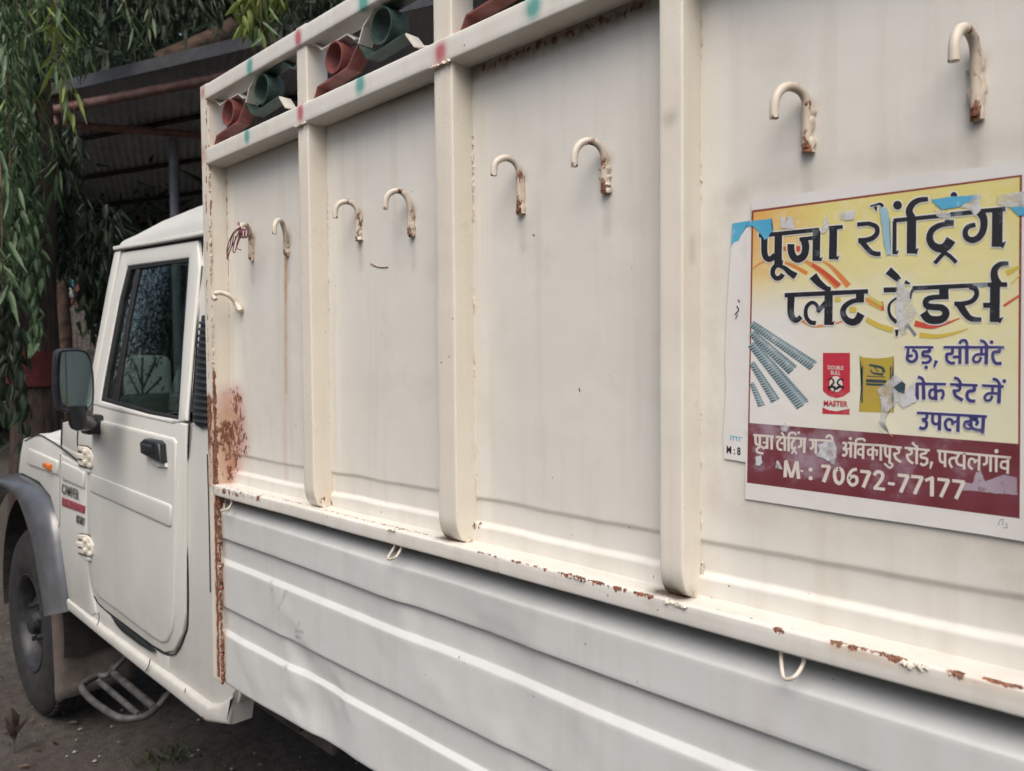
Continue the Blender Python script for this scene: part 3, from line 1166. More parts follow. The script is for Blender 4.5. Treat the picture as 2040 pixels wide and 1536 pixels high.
wc = PY(56, 1241, 0.075)
XW = float(wc[0])
print('wheel', wc)
fw = empty('front_wheel')
fw.parent = truck
wheel(XW, 0.075, fw)
for (wx, flip) in ((XW, True), (0.35, False), (0.35, True)):
    g = empty('front_wheel' if wx < 0 else 'rear_wheel')
    g.parent = truck
    w_ = wheel(wx, 0.075 if not flip else 1.33, g)

# ---- cab shell
cabsurf = cab_y
C = 'cab'
# fixed rear quarter of cab behind the door (down to the lower corner)
plate('cab_rear_quarter', [(381, 846), (376, 1000), (376, 1223), (368, 1270), (350, 1304), (332, 1308), (332, 1340), (421, 1404),
                   (441, 1406), (472, 1402), (480, 1370), (520, 1100), (520, 880)], M[C], truck, back=0.03, bev=0.004, proud=-0.004)
plate('cab_rear_pillar', [(403, 478), (398, 560), (390, 700), (381, 848), (520, 882), (480, 470)], M[C], truck, back=0.03, bev=0.003, proud=-0.003)
plate('door_step_strip', [(180, 1180), (188, 1192), (212, 1219), (300, 1290), (334, 1308), (334, 1342), (209, 1254), (150, 1206), (150, 1186)], M[C], truck, back=0.03, bev=0.003, proud=-0.002)
plate('cowl', [(122, 842), (192, 826), (190, 860), (180, 936), (160, 924), (123, 903)], M[C], truck, back=0.03, bev=0.003, proud=-0.002)
# sill below with bright shoulder
plate('sill', [(137, 1192), (209, 1249), (313, 1325), (421, 1402), (443, 1402), (470, 1378), (473, 1372), (464, 1443), (417, 1437), (300, 1345), (209, 1272), (141, 1216)],
      M[C], truck, back=0.05, proud=0.012, bev=0.014, bevw=0.012)
# door, lower skin
door = empty('door')
door.parent = truck
dskin = [(203, 803), (230, 812), (360, 840), (376, 845), (374, 940), (373, 1050), (373, 1220), (367, 1262), (350, 1296), (332, 1299), (308, 1286), (260, 1250), (211, 1213), (188, 1184),
         (179, 1140), (176, 1000), (176, 930), (186, 850), (190, 806)]
plate('door_skin', dskin, M[C], door, back=0.02, proud=0.006, bev=0.005)
plate('door_panel', [(200, 836), (352, 872), (358, 882), (357, 960), (356, 1080), (355, 1215), (350, 1255), (340, 1278), (328, 1280), (305, 1266), (250, 1224),
                     (204, 1190), (192, 1168), (187, 1100), (185, 1000), (188, 900), (192, 842)], M[C], door, back=0.0, proud=0.0115, bev=0.0055, bevw=0.012)
plate('door_rib', [(188, 943), (347, 1003), (352, 1010), (351, 1046), (347, 1049), (189, 979)], M[C], door, back=0.0, proud=0.0165, bev=0.005, bevw=0.010)
# window frame
plate('window_frame', [(248, 503), (398, 479), (402, 530), (389, 674), (376, 838), (350, 845), (230, 818), (188, 806), (205, 720), (228, 590)], M[C], door,
      back=0.004, proud=0.008, bev=0.006,
      hole=[(257, 531), (381, 515), (378, 560), (369, 690), (360, 836), (300, 825), (204, 798), (212, 750), (240, 600)])
plate('window_seal', [(255, 529), (383, 513), (380, 560), (371, 690), (362, 838), (300, 827), (202, 799), (210, 750), (238, 600)], M['seal'], door,
      back=0.003, proud=0.0035, bev=0.001,
      hole=[(262, 537), (377, 521), (374, 560), (365, 690), (356, 829), (300, 818), (212, 793), (218, 750), (246, 600)])
plate('quarter_bar', [(272, 536), (279, 535), (258, 640), (234, 800), (224, 798), (252, 640)], M['seal'], door, back=0.006, proud=0.002, bev=0.0015)
gl = plate('window_glass', [(255, 529), (383, 513), (380, 560), (371, 690), (362, 838), (300, 827), (202, 799), (210, 750), (238, 600)], M['glass'], door,
           back=0.006, proud=-0.002, bev=0.0005)
# A pillar and gutter
plate('a_pillar', [(236, 502), (247, 500), (229, 588), (205, 718), (188, 805), (180, 800), (198, 700), (222, 570)], M[C], truck, back=0.03, proud=0.014, bev=0.006)
plate('rain_gutter', [(236, 492), (246, 490), (300, 482), (400, 464), (470, 450), (470, 458), (400, 473), (300, 490), (247, 498), (237, 500)], M[C], truck, back=0.03, proud=0.020, bev=0.004)
plate('gutter_gap', [(250, 498), (300, 489), (400, 472), (470, 458), (470, 466), (400, 480), (300, 494), (250, 503)], M['seal'], truck, back=0.01, proud=0.002, bev=0.001)
# dark gaps round the door
def seam(pts, w, parent, name='door_gap', dy=0.001, mat='seal'):
    P = [PS(x, y, cab_y) for x, y in pts]
    P = spline(P, 4)
    P = [(p[0], p[1] + dy, p[2]) for p in P]
    return tube(name, P, w, M[mat], parent, 6)


seam([(402, 530), (395, 600), (389, 674), (381, 770), (376, 850), (373, 937), (372, 1047), (373.5, 1223), (367, 1266), (350, 1301), (332, 1303), (307, 1290), (211, 1217), (187, 1188), (178, 1150), (175, 1000), (175, 930)],
     0.0022, truck)
torn = [(226, 1226), (240, 1236), (262, 1256), (290, 1278), (312, 1297), (305, 1297), (285, 1285), (262, 1268), (246, 1256), (236, 1244)]
plate('torn_seal', torn, M['black'], truck, back=0.0, proud=0.008, bev=0.002)
for cr in ([(207, 1218), (208, 1232), (204, 1244)], [(311, 1310), (308, 1322), (302, 1334)], [(382, 1368), (380, 1376)], [(416, 1424), (413, 1438)], [(412, 905), (415, 1010), (417, 1110), (418, 1180)]):
    seam(cr, 0.0014, truck, 'crack', -0.0165 if cr[0][0] in (207, 311, 382, 416) else 0.001)
# louvred vent behind the door
plate('vent_frame', [(404, 628), (410, 628), (412, 852), (402, 853), (388, 843), (386, 836), (392, 730)], M['black'], truck, back=0.01, proud=0.004, bev=0.003)
for k in range(16):
    y = 640 + k * 13
    xl = 401 + (386 - 401) * (y - 628) / 210
    plate('vent_slat', [(xl + 3, y), (425, y + 5), (425, y + 11), (xl + 3, y + 6)], M['black'], truck, back=0.0, proud=0.010, bev=0.003)
# door handle in its recess
hd = plate('door_handle', [(301, 879), (309, 872), (333, 877), (339, 884), (342, 919), (336, 918), (303, 902)], M['black'], door, back=0.0, proud=0.034, bev=0.008)
plate('handle_grip', [(309, 881), (331, 885), (331, 899), (309, 895)], M['black'], hd, back=0.0, proud=0.042, bev=0.006)
plate('handle_recess', [(312, 912), (342, 922), (343, 930), (325, 930), (313, 921)], M[C], door, back=0.0, proud=0.018, bev=0.004)
# hinges
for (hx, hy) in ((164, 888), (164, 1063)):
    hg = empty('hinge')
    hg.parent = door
    plate('hinge_shadow_plate', [(hx - 3, hy - 2), (hx + 18, hy + 1), (hx + 27, hy + 8), (hx + 32, hy + 21), (hx + 32, hy + 43), (hx + 26, hy + 49), (hx + 14, hy + 44), (hx - 3, hy + 40)],
          M['mud'], hg, back=0.0, proud=0.009, bev=0.002)  # dark plate, larger and offset, standing in for the hinge's shadow outline
    plate('hinge_plate', [(hx + 9, hy + 1), (hx + 17, hy + 3), (hx + 25, hy + 10), (hx + 30, hy + 21), (hx + 30, hy + 40), (hx + 25, hy + 45), (hx + 15, hy + 40), (hx + 9, hy + 33)],
          M['post'], hg, back=0.0, proud=0.016, bev=0.004)
    for j in range(3):
        a = PS(hx + 3, hy + 1 + j * 14, cab_y)
        b = PS(hx + 3, hy + 10 + j * 14, cab_y)
        plate('hinge_leaf', [(hx - 2, hy + j * 14), (hx + 10, hy + 2 + j * 14), (hx + 10, hy + 12 + j * 14), (hx - 2, hy + 9 + j * 14)], M['post'], hg, back=0.0, proud=0.013 if j != 1 else 0.020, bev=0.004)
    for (dx, dy) in ((16, 11), (25, 22), (16, 31), (26, 38)):
        c = PS(hx + dx, hy + dy, cab_y)
        bm = bmesh.new()
        bmesh.ops.create_cone(bm, cap_ends=True, segments=6, radius1=0.0085, radius2=0.0075, depth=0.008)
        bmesh.ops.rotate(bm, verts=bm.verts, matrix=Matrix.Rotation(math.pi / 2, 3, 'X'))
        bmesh.ops.translate(bm, verts=bm.verts, vec=(c[0], c[1] - 0.0195, c[2]))
        bm_obj('bolt', bm, M['post'], hg, 40)
    plate('hinge_step', [(hx + 14, hy + 46), (hx + 27, hy + 50), (hx + 26, hy + 54), (hx + 15, hy + 53)], M[C], hg, back=0.0, proud=0.014, bev=0.003)
# fender and bonnet
fen_y = cab_y
plate('fender', [(48, 874), (78, 864), (122, 880), (123, 905), (160, 924), (176, 934), (178, 1000), (180, 1140), (187, 1185), (192, 1222), (184, 1228), (138, 1192), (128, 1120), (118, 1045), (102, 990),
                 (80, 962), (47, 945), (38, 944), (42, 905)], M[C], truck, back=0.05, proud=0.004, bev=0.010, bevw=0.009)
plate('fender_rib', [(61, 893), (118, 917), (121, 920), (120, 946), (60, 925)], M[C], truck, back=0.0, proud=0.012, bev=0.006, bevw=0.010)
plate('fender_rib', [(127, 919), (170, 938), (174, 942), (173, 973), (128, 954)], M[C], truck, back=0.0, proud=0.012, bev=0.006, bevw=0.010)
seam([(123, 905), (122, 960), (122, 1040), (118, 1048)], 0.0022, truck, 'panel_gap', -0.003)
seam([(52, 878), (78, 866), (100, 876), (122, 890), (160, 920)], 0.003, truck, 'panel_gap', -0.004)
plate('side_indicator', [(97, 921), (104, 921), (111, 925), (111, 936), (104, 935), (97, 930)], M['amber'], truck, back=0.0, proud=0.024, bev=0.008)
# bonnet: lofted across the width
sil = [(71, 862), (74, 853), (82, 845), (100, 838), (120, 833), (143, 830), (170, 828), (190, 826)]
loops = []
base_px = [(71, 866), (75, 868), (84, 871), (100, 877), (120, 889), (143, 903), (170, 915), (190, 920)]
for (tx, ty), (bx, by) in zip(sil, base_px):
    b = PS(bx, by, cab_y)
    t = PY(tx, ty, CABY + 0.10)
    X = b[0]
    zt = t[2]
    L = []
    for k in range(9):
        a = math.pi / 2 * k / 8
        L.append((X, CABY + 0.001 + 0.11 * (1 - math.cos(a)) + 0.0, b[2] + (zt - b[2]) * math.sin(a)))
    L += [(X, CABY + 0.4, zt + 0.02), (X, CABY + 0.75, zt + 0.03), (X, CABY + 1.1, zt + 0.02)]
    for k in range(9):
        a = math.pi / 2 * k / 8
        L.append((X, CABY + 1.5 - 0.11 * (1 - math.sin(a)), b[2] + (zt - b[2]) * math.cos(a)))
    loops.append(L)
V, F = loft_data(loops, False, False)
F.append(tuple(range(len(loops[0]))))
mesh_obj('bonnet', V, F, M[C], truck, 50)
bx0 = loops[0][0][0]
seam([(124, 836), (123, 860), (122, 890)], 0.003, truck, 'panel_gap', 0.0)
seam([(156, 850), (154, 880), (157, 905)], 0.002, truck, 'panel_gap', 0.0)
# nose block, headlight, bumper
nz = PS(48, 930, cab_y)
box('front_panel', bx0 - 0.05, bx0 + 0.12, CABY + 0.03, CABY + 1.47, nz[2] - 0.35, nz[2] + 0.08, M[C], truck, 0.02)
hl = PS(44, 900, cab_y)
for yy_ in (CABY + 0.15, CABY + 1.35):
    V, F = [], []
    bm = bmesh.new()
    bmesh.ops.create_uvsphere(bm, u_segments=20, v_segments=12, radius=0.085)
    for v in bm.verts:
        v.co.x *= 0.5
    bmesh.ops.translate(bm, verts=bm.verts, vec=(hl[0] + 0.02, yy_, hl[2] - 0.02))
    bm_obj('headlight', bm, M['lens'], truck, 60)
box('bumper', bx0 - 0.22, bx0 - 0.10, 0.1, 1.55, 0.42, 0.60, M['flare'], truck, 0.03)
# wheel-arch flare
outer = [(-30, 985), (-10, 962), (0, 954), (22, 944), (47, 947), (77, 965), (99, 995), (115, 1039), (125, 1102), (132, 1157), (136, 1206), (137, 1218)]
inner = [(-30, 1020), (-14, 990), (-2, 978), (16, 976), (36, 987), (52, 1011), (66, 1063), (76, 1100), (86, 1145), (94, 1180), (100, 1212), (103, 1224)]
outer = [tuple(p) for p in spline(outer, 3)]
inner = [tuple(p) for p in spline(inner, 3)]
loops = []
for (ox, oy), (ix, iy) in zip(outer, inner):
    o3 = PS(ox, oy, cab_y)
    i3 = PY(ix, iy, 0.03)
    L = [(o3[0], CABY + 0.03, o3[2]), (o3[0], CABY - 0.012, o3[2])]
    for k in range(1, 13):
        t = k / 12
        Xk = o3[0] + (i3[0] - o3[0]) * t
        Zk = o3[2] + (i3[2] - o3[2]) * t
        Yk = (CABY - 0.012) * (1 - t) + 0.03 * t - 0.048 * math.sin(math.pi * t ** 0.85)
        L.append((Xk, Yk, Zk))
    L.append((i3[0] - 0.003, 0.038, i3[2] - 0.003))
    L.append((i3[0] - 0.01, CABY + 0.03, i3[2]))
    loops.append(L)
V, F = loft_data(loops, True, True)
mesh_obj('wheel_arch_flare', V, F, M['flare'], truck, 50)
# dark inner arch
V, F = [], []
wz = 0.30
loops = []
for k in range(25):
    a = math.radians(-10 + 200 * k / 24)
    r = 0.50
    loops.append([(XW + r * math.cos(a), CABY + 0.03, wz + 0.05 + r * math.sin(a)), (XW + r * math.cos(a), 0.5, wz + 0.05 + r * math.sin(a))])
V, F = loft_data(loops, False, False)
mesh_obj('inner_arch', V, F, M['darkmetal'], truck)
box('arch_panel', XW - 0.5, XW + 0.55, 0.5, 0.52, 0.3, 0.95, M['darkmetal'], truck)
# mud flap
def plate_flat(name, px, Y, th, mat, parent):
    return plate(name, px, mat, parent, fn=lambda z: Y, back=th, proud=0.0, bev=0.002)


mfx = PY(102, 1227, 0.06)[0]
V, F = [], []
for j in range(13):
    for i in range(9):
        y = 0.055 + 0.30 * i / 8
        z = 0.62 - 0.52 * j / 12
        V.append((mfx + 0.02 + 0.03 * (j / 12) ** 2 + 0.012 * mnoise.noise(Vector((i * 0.4, j * 0.4, 0))), y, z))
for j in range(12):
    for i in range(8):
        F.append((j * 9 + i, j * 9 + i + 1, (j + 1) * 9 + i + 1, (j + 1) * 9 + i))
mf = mesh_obj('mud_flap', V, F, M['mud'], truck, 60)
sm_ = mf.modifiers.new('thick', 'SOLIDIFY')
sm_.thickness = 0.006
# inner panels behind the sill
box('under_sill_panel', mfx + 0.25, -1.8, 0.32, 0.34, 0.36, 0.75, M['mud'], truck)

# foot step of bent tube
zst = 0.335
T = lambda x, y, z=zst: tuple(PZ(x, y, z))
tube('step_tube', spline([T(194, 1346), T(172, 1358), T(163, 1370), T(180, 1392), T(220, 1421), T(246, 1431), T(285, 1428), T(313, 1409), T(330, 1385)], 6), 0.011, M['stepmetal'], truck, 10)
tube('step_tube', spline([T(194, 1346), T(210, 1346), T(223, 1338), T(228, 1325)], 6), 0.011, M['stepmetal'], truck, 10)
sb = [tube('step_bar', [T(197, 1357), T(276, 1424)], 0.010, M['stepmetal'], truck, 8),
      tube('step_bar', [T(228, 1342), T(308, 1410)], 0.013, M['stepmetal'], truck, 8)]
a = PZ(223, 1338, zst)
tube('step_bracket', [tuple(a), tuple(a + np.array([0.0, 0.16, 0.14]))], 0.010, M['stepmetal'], truck, 8)
a = PZ(313, 1409, zst)
tube('step_bracket', [tuple(a), tuple(a + np.array([0.0, 0.16, 0.14]))], 0.010, M['stepmetal'], truck, 8)

# badges on the fender (worn stick-on letters)
M['badge_grey'] = simple_mat('worn_grey_badge', (0.03, 0.03, 0.03), (0.24, 0.24, 0.23), 90, 0.5, 0, lo=0.45, hi=0.6)
M['badge_red'] = simple_mat('worn_red_badge', (0.20, 0.02, 0.04), (0.36, 0.10, 0.12), 90, 0.5, 0, lo=0.4, hi=0.62)


def text_mesh(name, s, origin, ex, ez, mat, parent, sx, sz, dy=0.0, bold=0.0):
    """flat lettering: origin 3D, ex / ez unit vectors, width and height in metres"""
    cu = bpy.data.curves.new(name, 'FONT')
    cu.body = s
    cu.offset = bold
    cu.resolution_u = 3
    ob = bpy.data.objects.new(name, cu)
    col.objects.link(ob)
    bpy.context.view_layer.update()
    dg = bpy.context.evaluated_depsgraph_get()
    me = bpy.data.meshes.new_from_object(ob.evaluated_get(dg))
    bpy.data.objects.remove(ob)
    xs_ = [v.co.x for v in me.vertices]
    ys_ = [v.co.y for v in me.vertices]
    x0, x1, y0, y1 = min(xs_), max(xs_), min(ys_), max(ys_)
    O, ex, ez = Vector(origin), Vector(ex), Vector(ez)
    for v in me.vertices:
        a = (v.co.x - x0) / (x1 - x0) * sx
        b = (v.co.y - y0) / (y1 - y0) * sz
        v.co = O + ex * a + ez * b + Vector((0, dy, 0))
    me.name = name
    me.materials.clear()
    me.materials.append(mat)
    o = bpy.data.objects.new(name, me)
    col.objects.link(o)
    o.parent = parent
    return o


def px_text(name, s, bl, br, tl, Y, mat, parent, bold=0.02, surf=None):
    f = (lambda x, y: PS(x, y, surf)) if surf else (lambda x, y: PY(x, y, 0.0))
    a, b, c = f(*bl), f(*br), f(*tl)
    ex = b - a
    ez = c - a
    return text_mesh(name, s, a, ex / np.linalg.norm(ex), ez / np.linalg.norm(ez), mat, parent, float(np.linalg.norm(ex)), float(np.linalg.norm(ez)),
                     Y if surf else squash(Y), bold)


px_text('badge_lettering', 'CAMPER', (127, 982), (161, 996), (127, 962), -0.0075, M['badge_grey'], truck, 0.03, cab_y)
plate('badge_strip', [(127, 990), (173, 1008), (172, 1023), (127, 1007)], M['badge_red'], truck, back=0.0, proud=0.0065, bev=0.001)
plate('badge_tab', [(156, 1025), (172, 1032), (171, 1047), (155, 1040)], M['badge_grey'], truck, back=0.0, proud=0.0065, bev=0.001)

# roof
ed = [(245, 493), (262, 490), (300, 481), (350, 472), (400, 463), (430, 459), (500, 448)]
tp = [(247, 489), (266, 478), (303, 452), (350, 430), (400, 411), (430, 400), (500, 376)]
loops = []
for (ex_, ey_), (tx, ty) in zip(ed, tp):
    b = PS(ex_, ey_, cab_y)
    t = PY(tx, ty, b[1] + 0.14)
    hz = max(0.004, t[2] - b[2])
    yb = b[1] - 0.012
    L = []
    for k in range(10):
        a_ = math.pi / 2 * k / 9
        L.append((b[0], yb + 0.22 * (1 - math.cos(a_)), b[2] + hz * math.sin(a_)))
    L += [(b[0], 0.55, b[2] + hz + 0.008), (b[0], 0.82, b[2] + hz + 0.012), (b[0], 1.1, b[2] + hz + 0.008)]
    ymir = 1.64
    for k in range(10):
        a_ = math.pi / 2 * k / 9
        L.append((b[0], ymir - yb - 0.22 * (1 - math.sin(a_)), b[2] + hz * math.cos(a_)))
    loops.append(L)
V, F = loft_data(loops, False, False)
F.append(tuple(range(len(loops[0]))))
rf = mesh_obj('roof', V, F, M[C], truck, 50)
# cabin interior: back wall, far side, floor, dashboard, seat, steering wheel
zb_ = PS(376, 900, cab_y)
x_fr, x_bk = PS(190, 810, cab_y)[0], PS(404, 700, cab_y)[0]
zroof = loops[3][0][2]
box('cabin_back', x_bk + 0.04, x_bk + 0.07, CABY + .03, 1.6, 0.6, zroof - 0.01, M['interior'], truck)
box('cabin_far_side', x_fr - 0.3, x_bk + 0.04, 1.56, 1.6, 0.5, 1.16, M[C], truck)
box('cabin_far_pillar', x_bk - 0.12, x_bk + 0.04, 1.53, 1.56, 1.16, zroof - .01, M[C], truck)
box('cabin_floor', x_fr - 0.4, x_bk + 0.04, CABY + .03, 1.56, 0.5, 0.53, M['interior'], truck)
box('dashboard', x_fr - 0.35, x_fr + 0.08, CABY + .035, 1.55, 0.85, 1.12, M['interior'], truck, 0.03)
box('seat', x_bk - 0.62, x_bk - 0.02, CABY + 0.10, 1.5, 0.72, 0.88, M['interior'], truck, 0.04)
box('seat_back', x_bk - 0.12, x_bk + 0.03, CABY + 0.12, 1.5, 0.86, 1.40, M['interior'], truck, 0.04)
hp = PY(320, 803, 0.50)
box('dash_hood', hp[0] - 0.14, hp[0] + 0.10, 0.36, 0.66, 1.0, hp[2] + 0.04, M['interior'], truck, 0.04)
cw = (x_fr + 0.34, 1.12, 1.17)
pth = [(cw[0] + 0.08 * math.sin(t), cw[1] + 0.19 * math.cos(t), cw[2] + 0.17 * math.sin(t)) for t in [2 * math.pi * k / 30 for k in range(31)]]
tube('steering_wheel', pth, 0.014, M['black'], truck, 8)
# windscreen & front frame
wsb = PS(188, 805, cab_y)
wst = PS(247, 500, cab_y)
V = [(wsb[0], wsb[1] + .03, wsb[2]), (wsb[0], 1.55, wsb[2]), (wst[0], 1.5, wst[2]), (wst[0], wst[1] + .03, wst[2])]
mesh_obj('windscreen', V, [(0, 1, 2, 3)], M['clearglass'], truck)
tube('far_a_pillar', [V[1], V[2]], 0.03, M['interior'], truck, 8)

# mirror
mir = empty('door_mirror')
mir.parent = truck
Ym = -0.10
face = [(120, 703), (125, 699), (164, 698), (176, 708), (183, 735), (185, 770), (184, 802), (179, 812), (168, 816), (126, 812), (121, 800), (117, 760)]
c0 = PY(150, 760, Ym)
# mirror face lies in a plane turned towards the rear and a little outward
nrm = np.array([0.995, -0.045, 0.0])
nrm /= np.linalg.norm(nrm)


def PN(x, y, off=0.0):
    d = ray(x, y)
    t = ((c0 + nrm * off - CAM) @ nrm) / (d @ nrm)
    return CAM + d * t


hb = chaikin([(113, 700), (122, 695), (166, 695), (180, 706), (186, 738), (188, 770), (187, 806), (180, 818), (168, 822), (124, 820), (114, 810), (110, 760)], 1)
fl = [PN(x, y, 0) for x, y in hb]
ctr = sum(fl) / len(fl)
loops = []
for sc, off in ((0.90, 0.0), (0.97, 0.004), (1.0, 0.0), (1.03, -0.02), (1.0, -0.05), (0.85, -0.085), (0.5, -0.10)):
    loops.append([tuple(ctr + (p - ctr) * sc + nrm * off) for p in fl])
V, F = loft_data(loops, True, True)
mesh_obj('mirror_housing', V, F, M['black'], mir, 50)
g = [PN(x, y, 0.0) for x, y in chaikin(face, 1)]
gc = sum(g) / len(g)
V = [tuple(gc + (p - gc) * 0.97 + nrm * 0.0015) for p in g]
mesh_obj('mirror_glass', V, [tuple(range(len(V)))], M['mirror'], mir)
ab = PN(155, 822)
a1 = PS(196, 842, cab_y)
box('mirror_bracket', *sorted((a1[0] - 0.02, a1[0] + 0.06)), CABY - 0.05, CABY, a1[2] - 0.035, a1[2] + 0.03, M['black'], mir, 0.008)
tube('mirror_arm', [tuple(ab + np.array([0, 0, 0.02])), tuple(PN(155, 842)), (a1[0] + .02, CABY - 0.03, a1[2])], 0.024, M['black'], mir, 10)

# ================================================================== POSTERS
# all outlines lie on the sheet's plane and are a fraction of a millimetre thick
Y0 = -0.0030   # paper sits just proud of the sheet's gentle waves


def squash(y):
    return Y0 + (y - Y0) * 0.3


def poly_layer(name, px, y, mat, parent, rnd=0):
    y = squash(y)
    P = [PY(a, b, 0.0) for a, b in px]
    pts = [(p[0], p[2]) for p in P]
    if rnd:
        pts = chaikin(pts, rnd)
    bm = bmesh.new()
    vs = [bm.verts.new((x, y, z)) for x, z in pts]
    f = bm.faces.new(vs)
    bmesh.ops.triangulate(bm, faces=[f])
    for f in bm.faces:
        f.normal_update()
        if f.normal.y > 0:
            f.normal_flip()
    return bm_obj(name, bm, mat, parent, recalc=False)


def ribbons(name, strokes, off, sc, y, mat, parent, grow=0.0, col_step=0.00004):
    if name == 'swoosh' and len(strokes) > 1:
        for i_, st1 in enumerate(strokes):
            ribbons(name, [st1], off, sc, y - i_ * col_step, mat, parent, grow)
        return
    o = ribbons_(name, strokes, off, sc, y, mat, parent, grow, col_step)
    if name in ('printed_ribs', 'letter_halo'):
        o['kind'] = 'stuff'
    return o


def ribbons_(name, strokes, off, sc, y, mat, parent, grow=0.0, col_step=0.00004):
    """strokes: (points, width or (w0,w1)) in the local measuring grid; each stroke a flat ribbon, its own hair-thin layer"""
    V, F = [], []
    for si, (pts, w) in enumerate(strokes):
        yl = squash(y - (si % 8) * col_step)
        if len(pts) == 1:                                   # dot
            cx_, cy_ = pts[0]
            b = len(V)
            r = w + grow
            n = 16
            for k in range(n):
                t = 2 * math.pi * k / n
                p = PY(off[0] + (cx_ + r * math.cos(t)) / sc, off[1] + (cy_ + r * math.sin(t)) / sc, 0.0)
                V.append((p[0], yl, p[2]))
            F.append(tuple(range(b, b + n)))
            continue
        P = [np.array(p, float) for p in pts]
        if len(P) > 2:
            P = spline(P, 5) if not (isinstance(w, tuple) and len(w) == 3) else P
        n = len(P)
        w0, w1 = (w, w) if not isinstance(w, tuple) else (w[0], w[1])
        # grow ends
        if grow:
            d0 = P[0] - P[1]
            d1 = P[-1] - P[-2]
            P[0] = P[0] + d0 / (np.linalg.norm(d0) + 1e-9) * grow
            P[-1] = P[-1] + d1 / (np.linalg.norm(d1) + 1e-9) * grow
        b = len(V)
        for i, p in enumerate(P):
            t1 = P[i] - P[max(i - 1, 0)]
            t2 = P[min(i + 1, n - 1)] - P[i]
            t1 = t1 / (np.linalg.norm(t1) + 1e-9)
            t2 = t2 / (np.linalg.norm(t2) + 1e-9)
            t = t1 + t2
            t = t / (np.linalg.norm(t) + 1e-9)
            nn = np.array([-t[1], t[0]])
            ref = t2 if i == 0 else t1
            c = max(0.6, abs(float(nn @ np.array([-ref[1], ref[0]]))))
            hw = ((w0 + (w1 - w0) * i / (n - 1)) / 2 + grow) / c
            for q in (p + nn * hw, p - nn * hw):
                v = PY(off[0] + q[0] / sc, off[1] + q[1] / sc, 0.0)
                V.append((v[0], yl, v[2]))
        for i in range(n - 1):
            F.append((b + 2 * i, b + 2 * i + 1, b + 2 * i + 3, b + 2 * i + 2))
    return mesh_obj(name, V, F, mat, parent)


SC = 2040 / 280.0
GA = [  # first title word and first letter of the second
    ([(180, 512), (1060, 424)], 62), ([(1195, 402), (1398, 384)], 60),
    ([(262, 530), (262, 740), (290, 830), (350, 850), (420, 790)], (95, 80)),
    ([(465, 480), (460, 930)], 112), ([(500, 925), (535, 860)], (60, 4)),
    ([(455, 930), (395, 985), (385, 1070), (440, 1130), (500, 1110), (530, 1065)], (70, 70)),
    ([(460, 945), (550, 975), (625, 1040), (718, 1100)], (46, 104)),
    ([(648, 632), (650, 730), (690, 825), (760, 850), (835, 795), (862, 680), (840, 570)], (104, 110)),
    ([(768, 566), (965, 543)], 58), ([(1020, 440), (1012, 878)], 112), ([(1062, 875), (1108, 812)], (56, 4)),
    ([(1262, 395), (1254, 856)], 116), ([(1305, 852), (1350, 796)], (56, 4)),
    ([(1605, 352), (1780, 335)], 62), ([(1770, 335), (1880, 380), (1895, 470), (1830, 545), (1720, 580), (1620, 585)], (66, 82)),
    ([(1655, 570), (1740, 680), (1810, 750), (1880, 775), (1948, 772)], (84, 66)),
    ([(1795, 88), (1880, 64), (1940, 52), (1982, 90)], (24, 50)), ([(1868, 92), (1888, 158)], (60, 14))]
GB = [([(225, 290)], 66), ([(165, 512), (830, 446)], 62), ([(985, 424), (1310, 392)], 66), ([(1395, 378), (1790, 345)], 66),
      ([(182, 520), (178, 1000)], 62), ([(205, 990), (242, 935)], (50, 4)),
      ([(428, 490), (425, 990)], 138), ([(470, 985), (532, 905)], (80, 4)),
      ([(428, 470), (392, 375), (440, 275), (540, 215), (668, 202)], (118, 66)),
      ([(975, 500), (972, 590)], 136), ([(1040, 560), (870, 572), (735, 640), (688, 760), (735, 870), (840, 915), (935, 880), (1000, 785)], (66, 150)),
      ([(762, 1132), (880, 1000), (930, 985)], 62), ([(905, 975), (985, 1030), (1078, 1120)], 62),
      ([(1415, 390), (1470, 480), (1470, 620), (1420, 735), (1320, 795), (1225, 760), (1205, 670), (1250, 600), (1355, 572)], (120, 66)),
      ([(1672, 360), (1664, 894)], 158), ([(1720, 888), (1795, 812)], (90, 4)), ([(1040, 148)], 50)]
GC = [([(190, 645), (1402, 588)], 66), ([(600, 362), (690, 468), (800, 548), (862, 545)], (128, 50)),
      ([(286, 660), (280, 880), (315, 985), (370, 1005), (430, 955)], (108, 66)),
      ([(645, 1050), (560, 1032), (500, 945), (508, 820), (580, 752), (650, 780), (688, 880)], (66, 50)),
      ([(665, 890), (790, 745)], (60, 70)), ([(830, 600), (824, 1076)], 122), ([(880, 1070), (918, 1012)], (50, 4)),
      ([(1285, 600), (1283, 740)], 122), ([(1342, 718), (1190, 728), (1075, 795), (1035, 890), (1075, 985), (1165, 1035), (1245, 1005), (1300, 912)], (62, 118))]
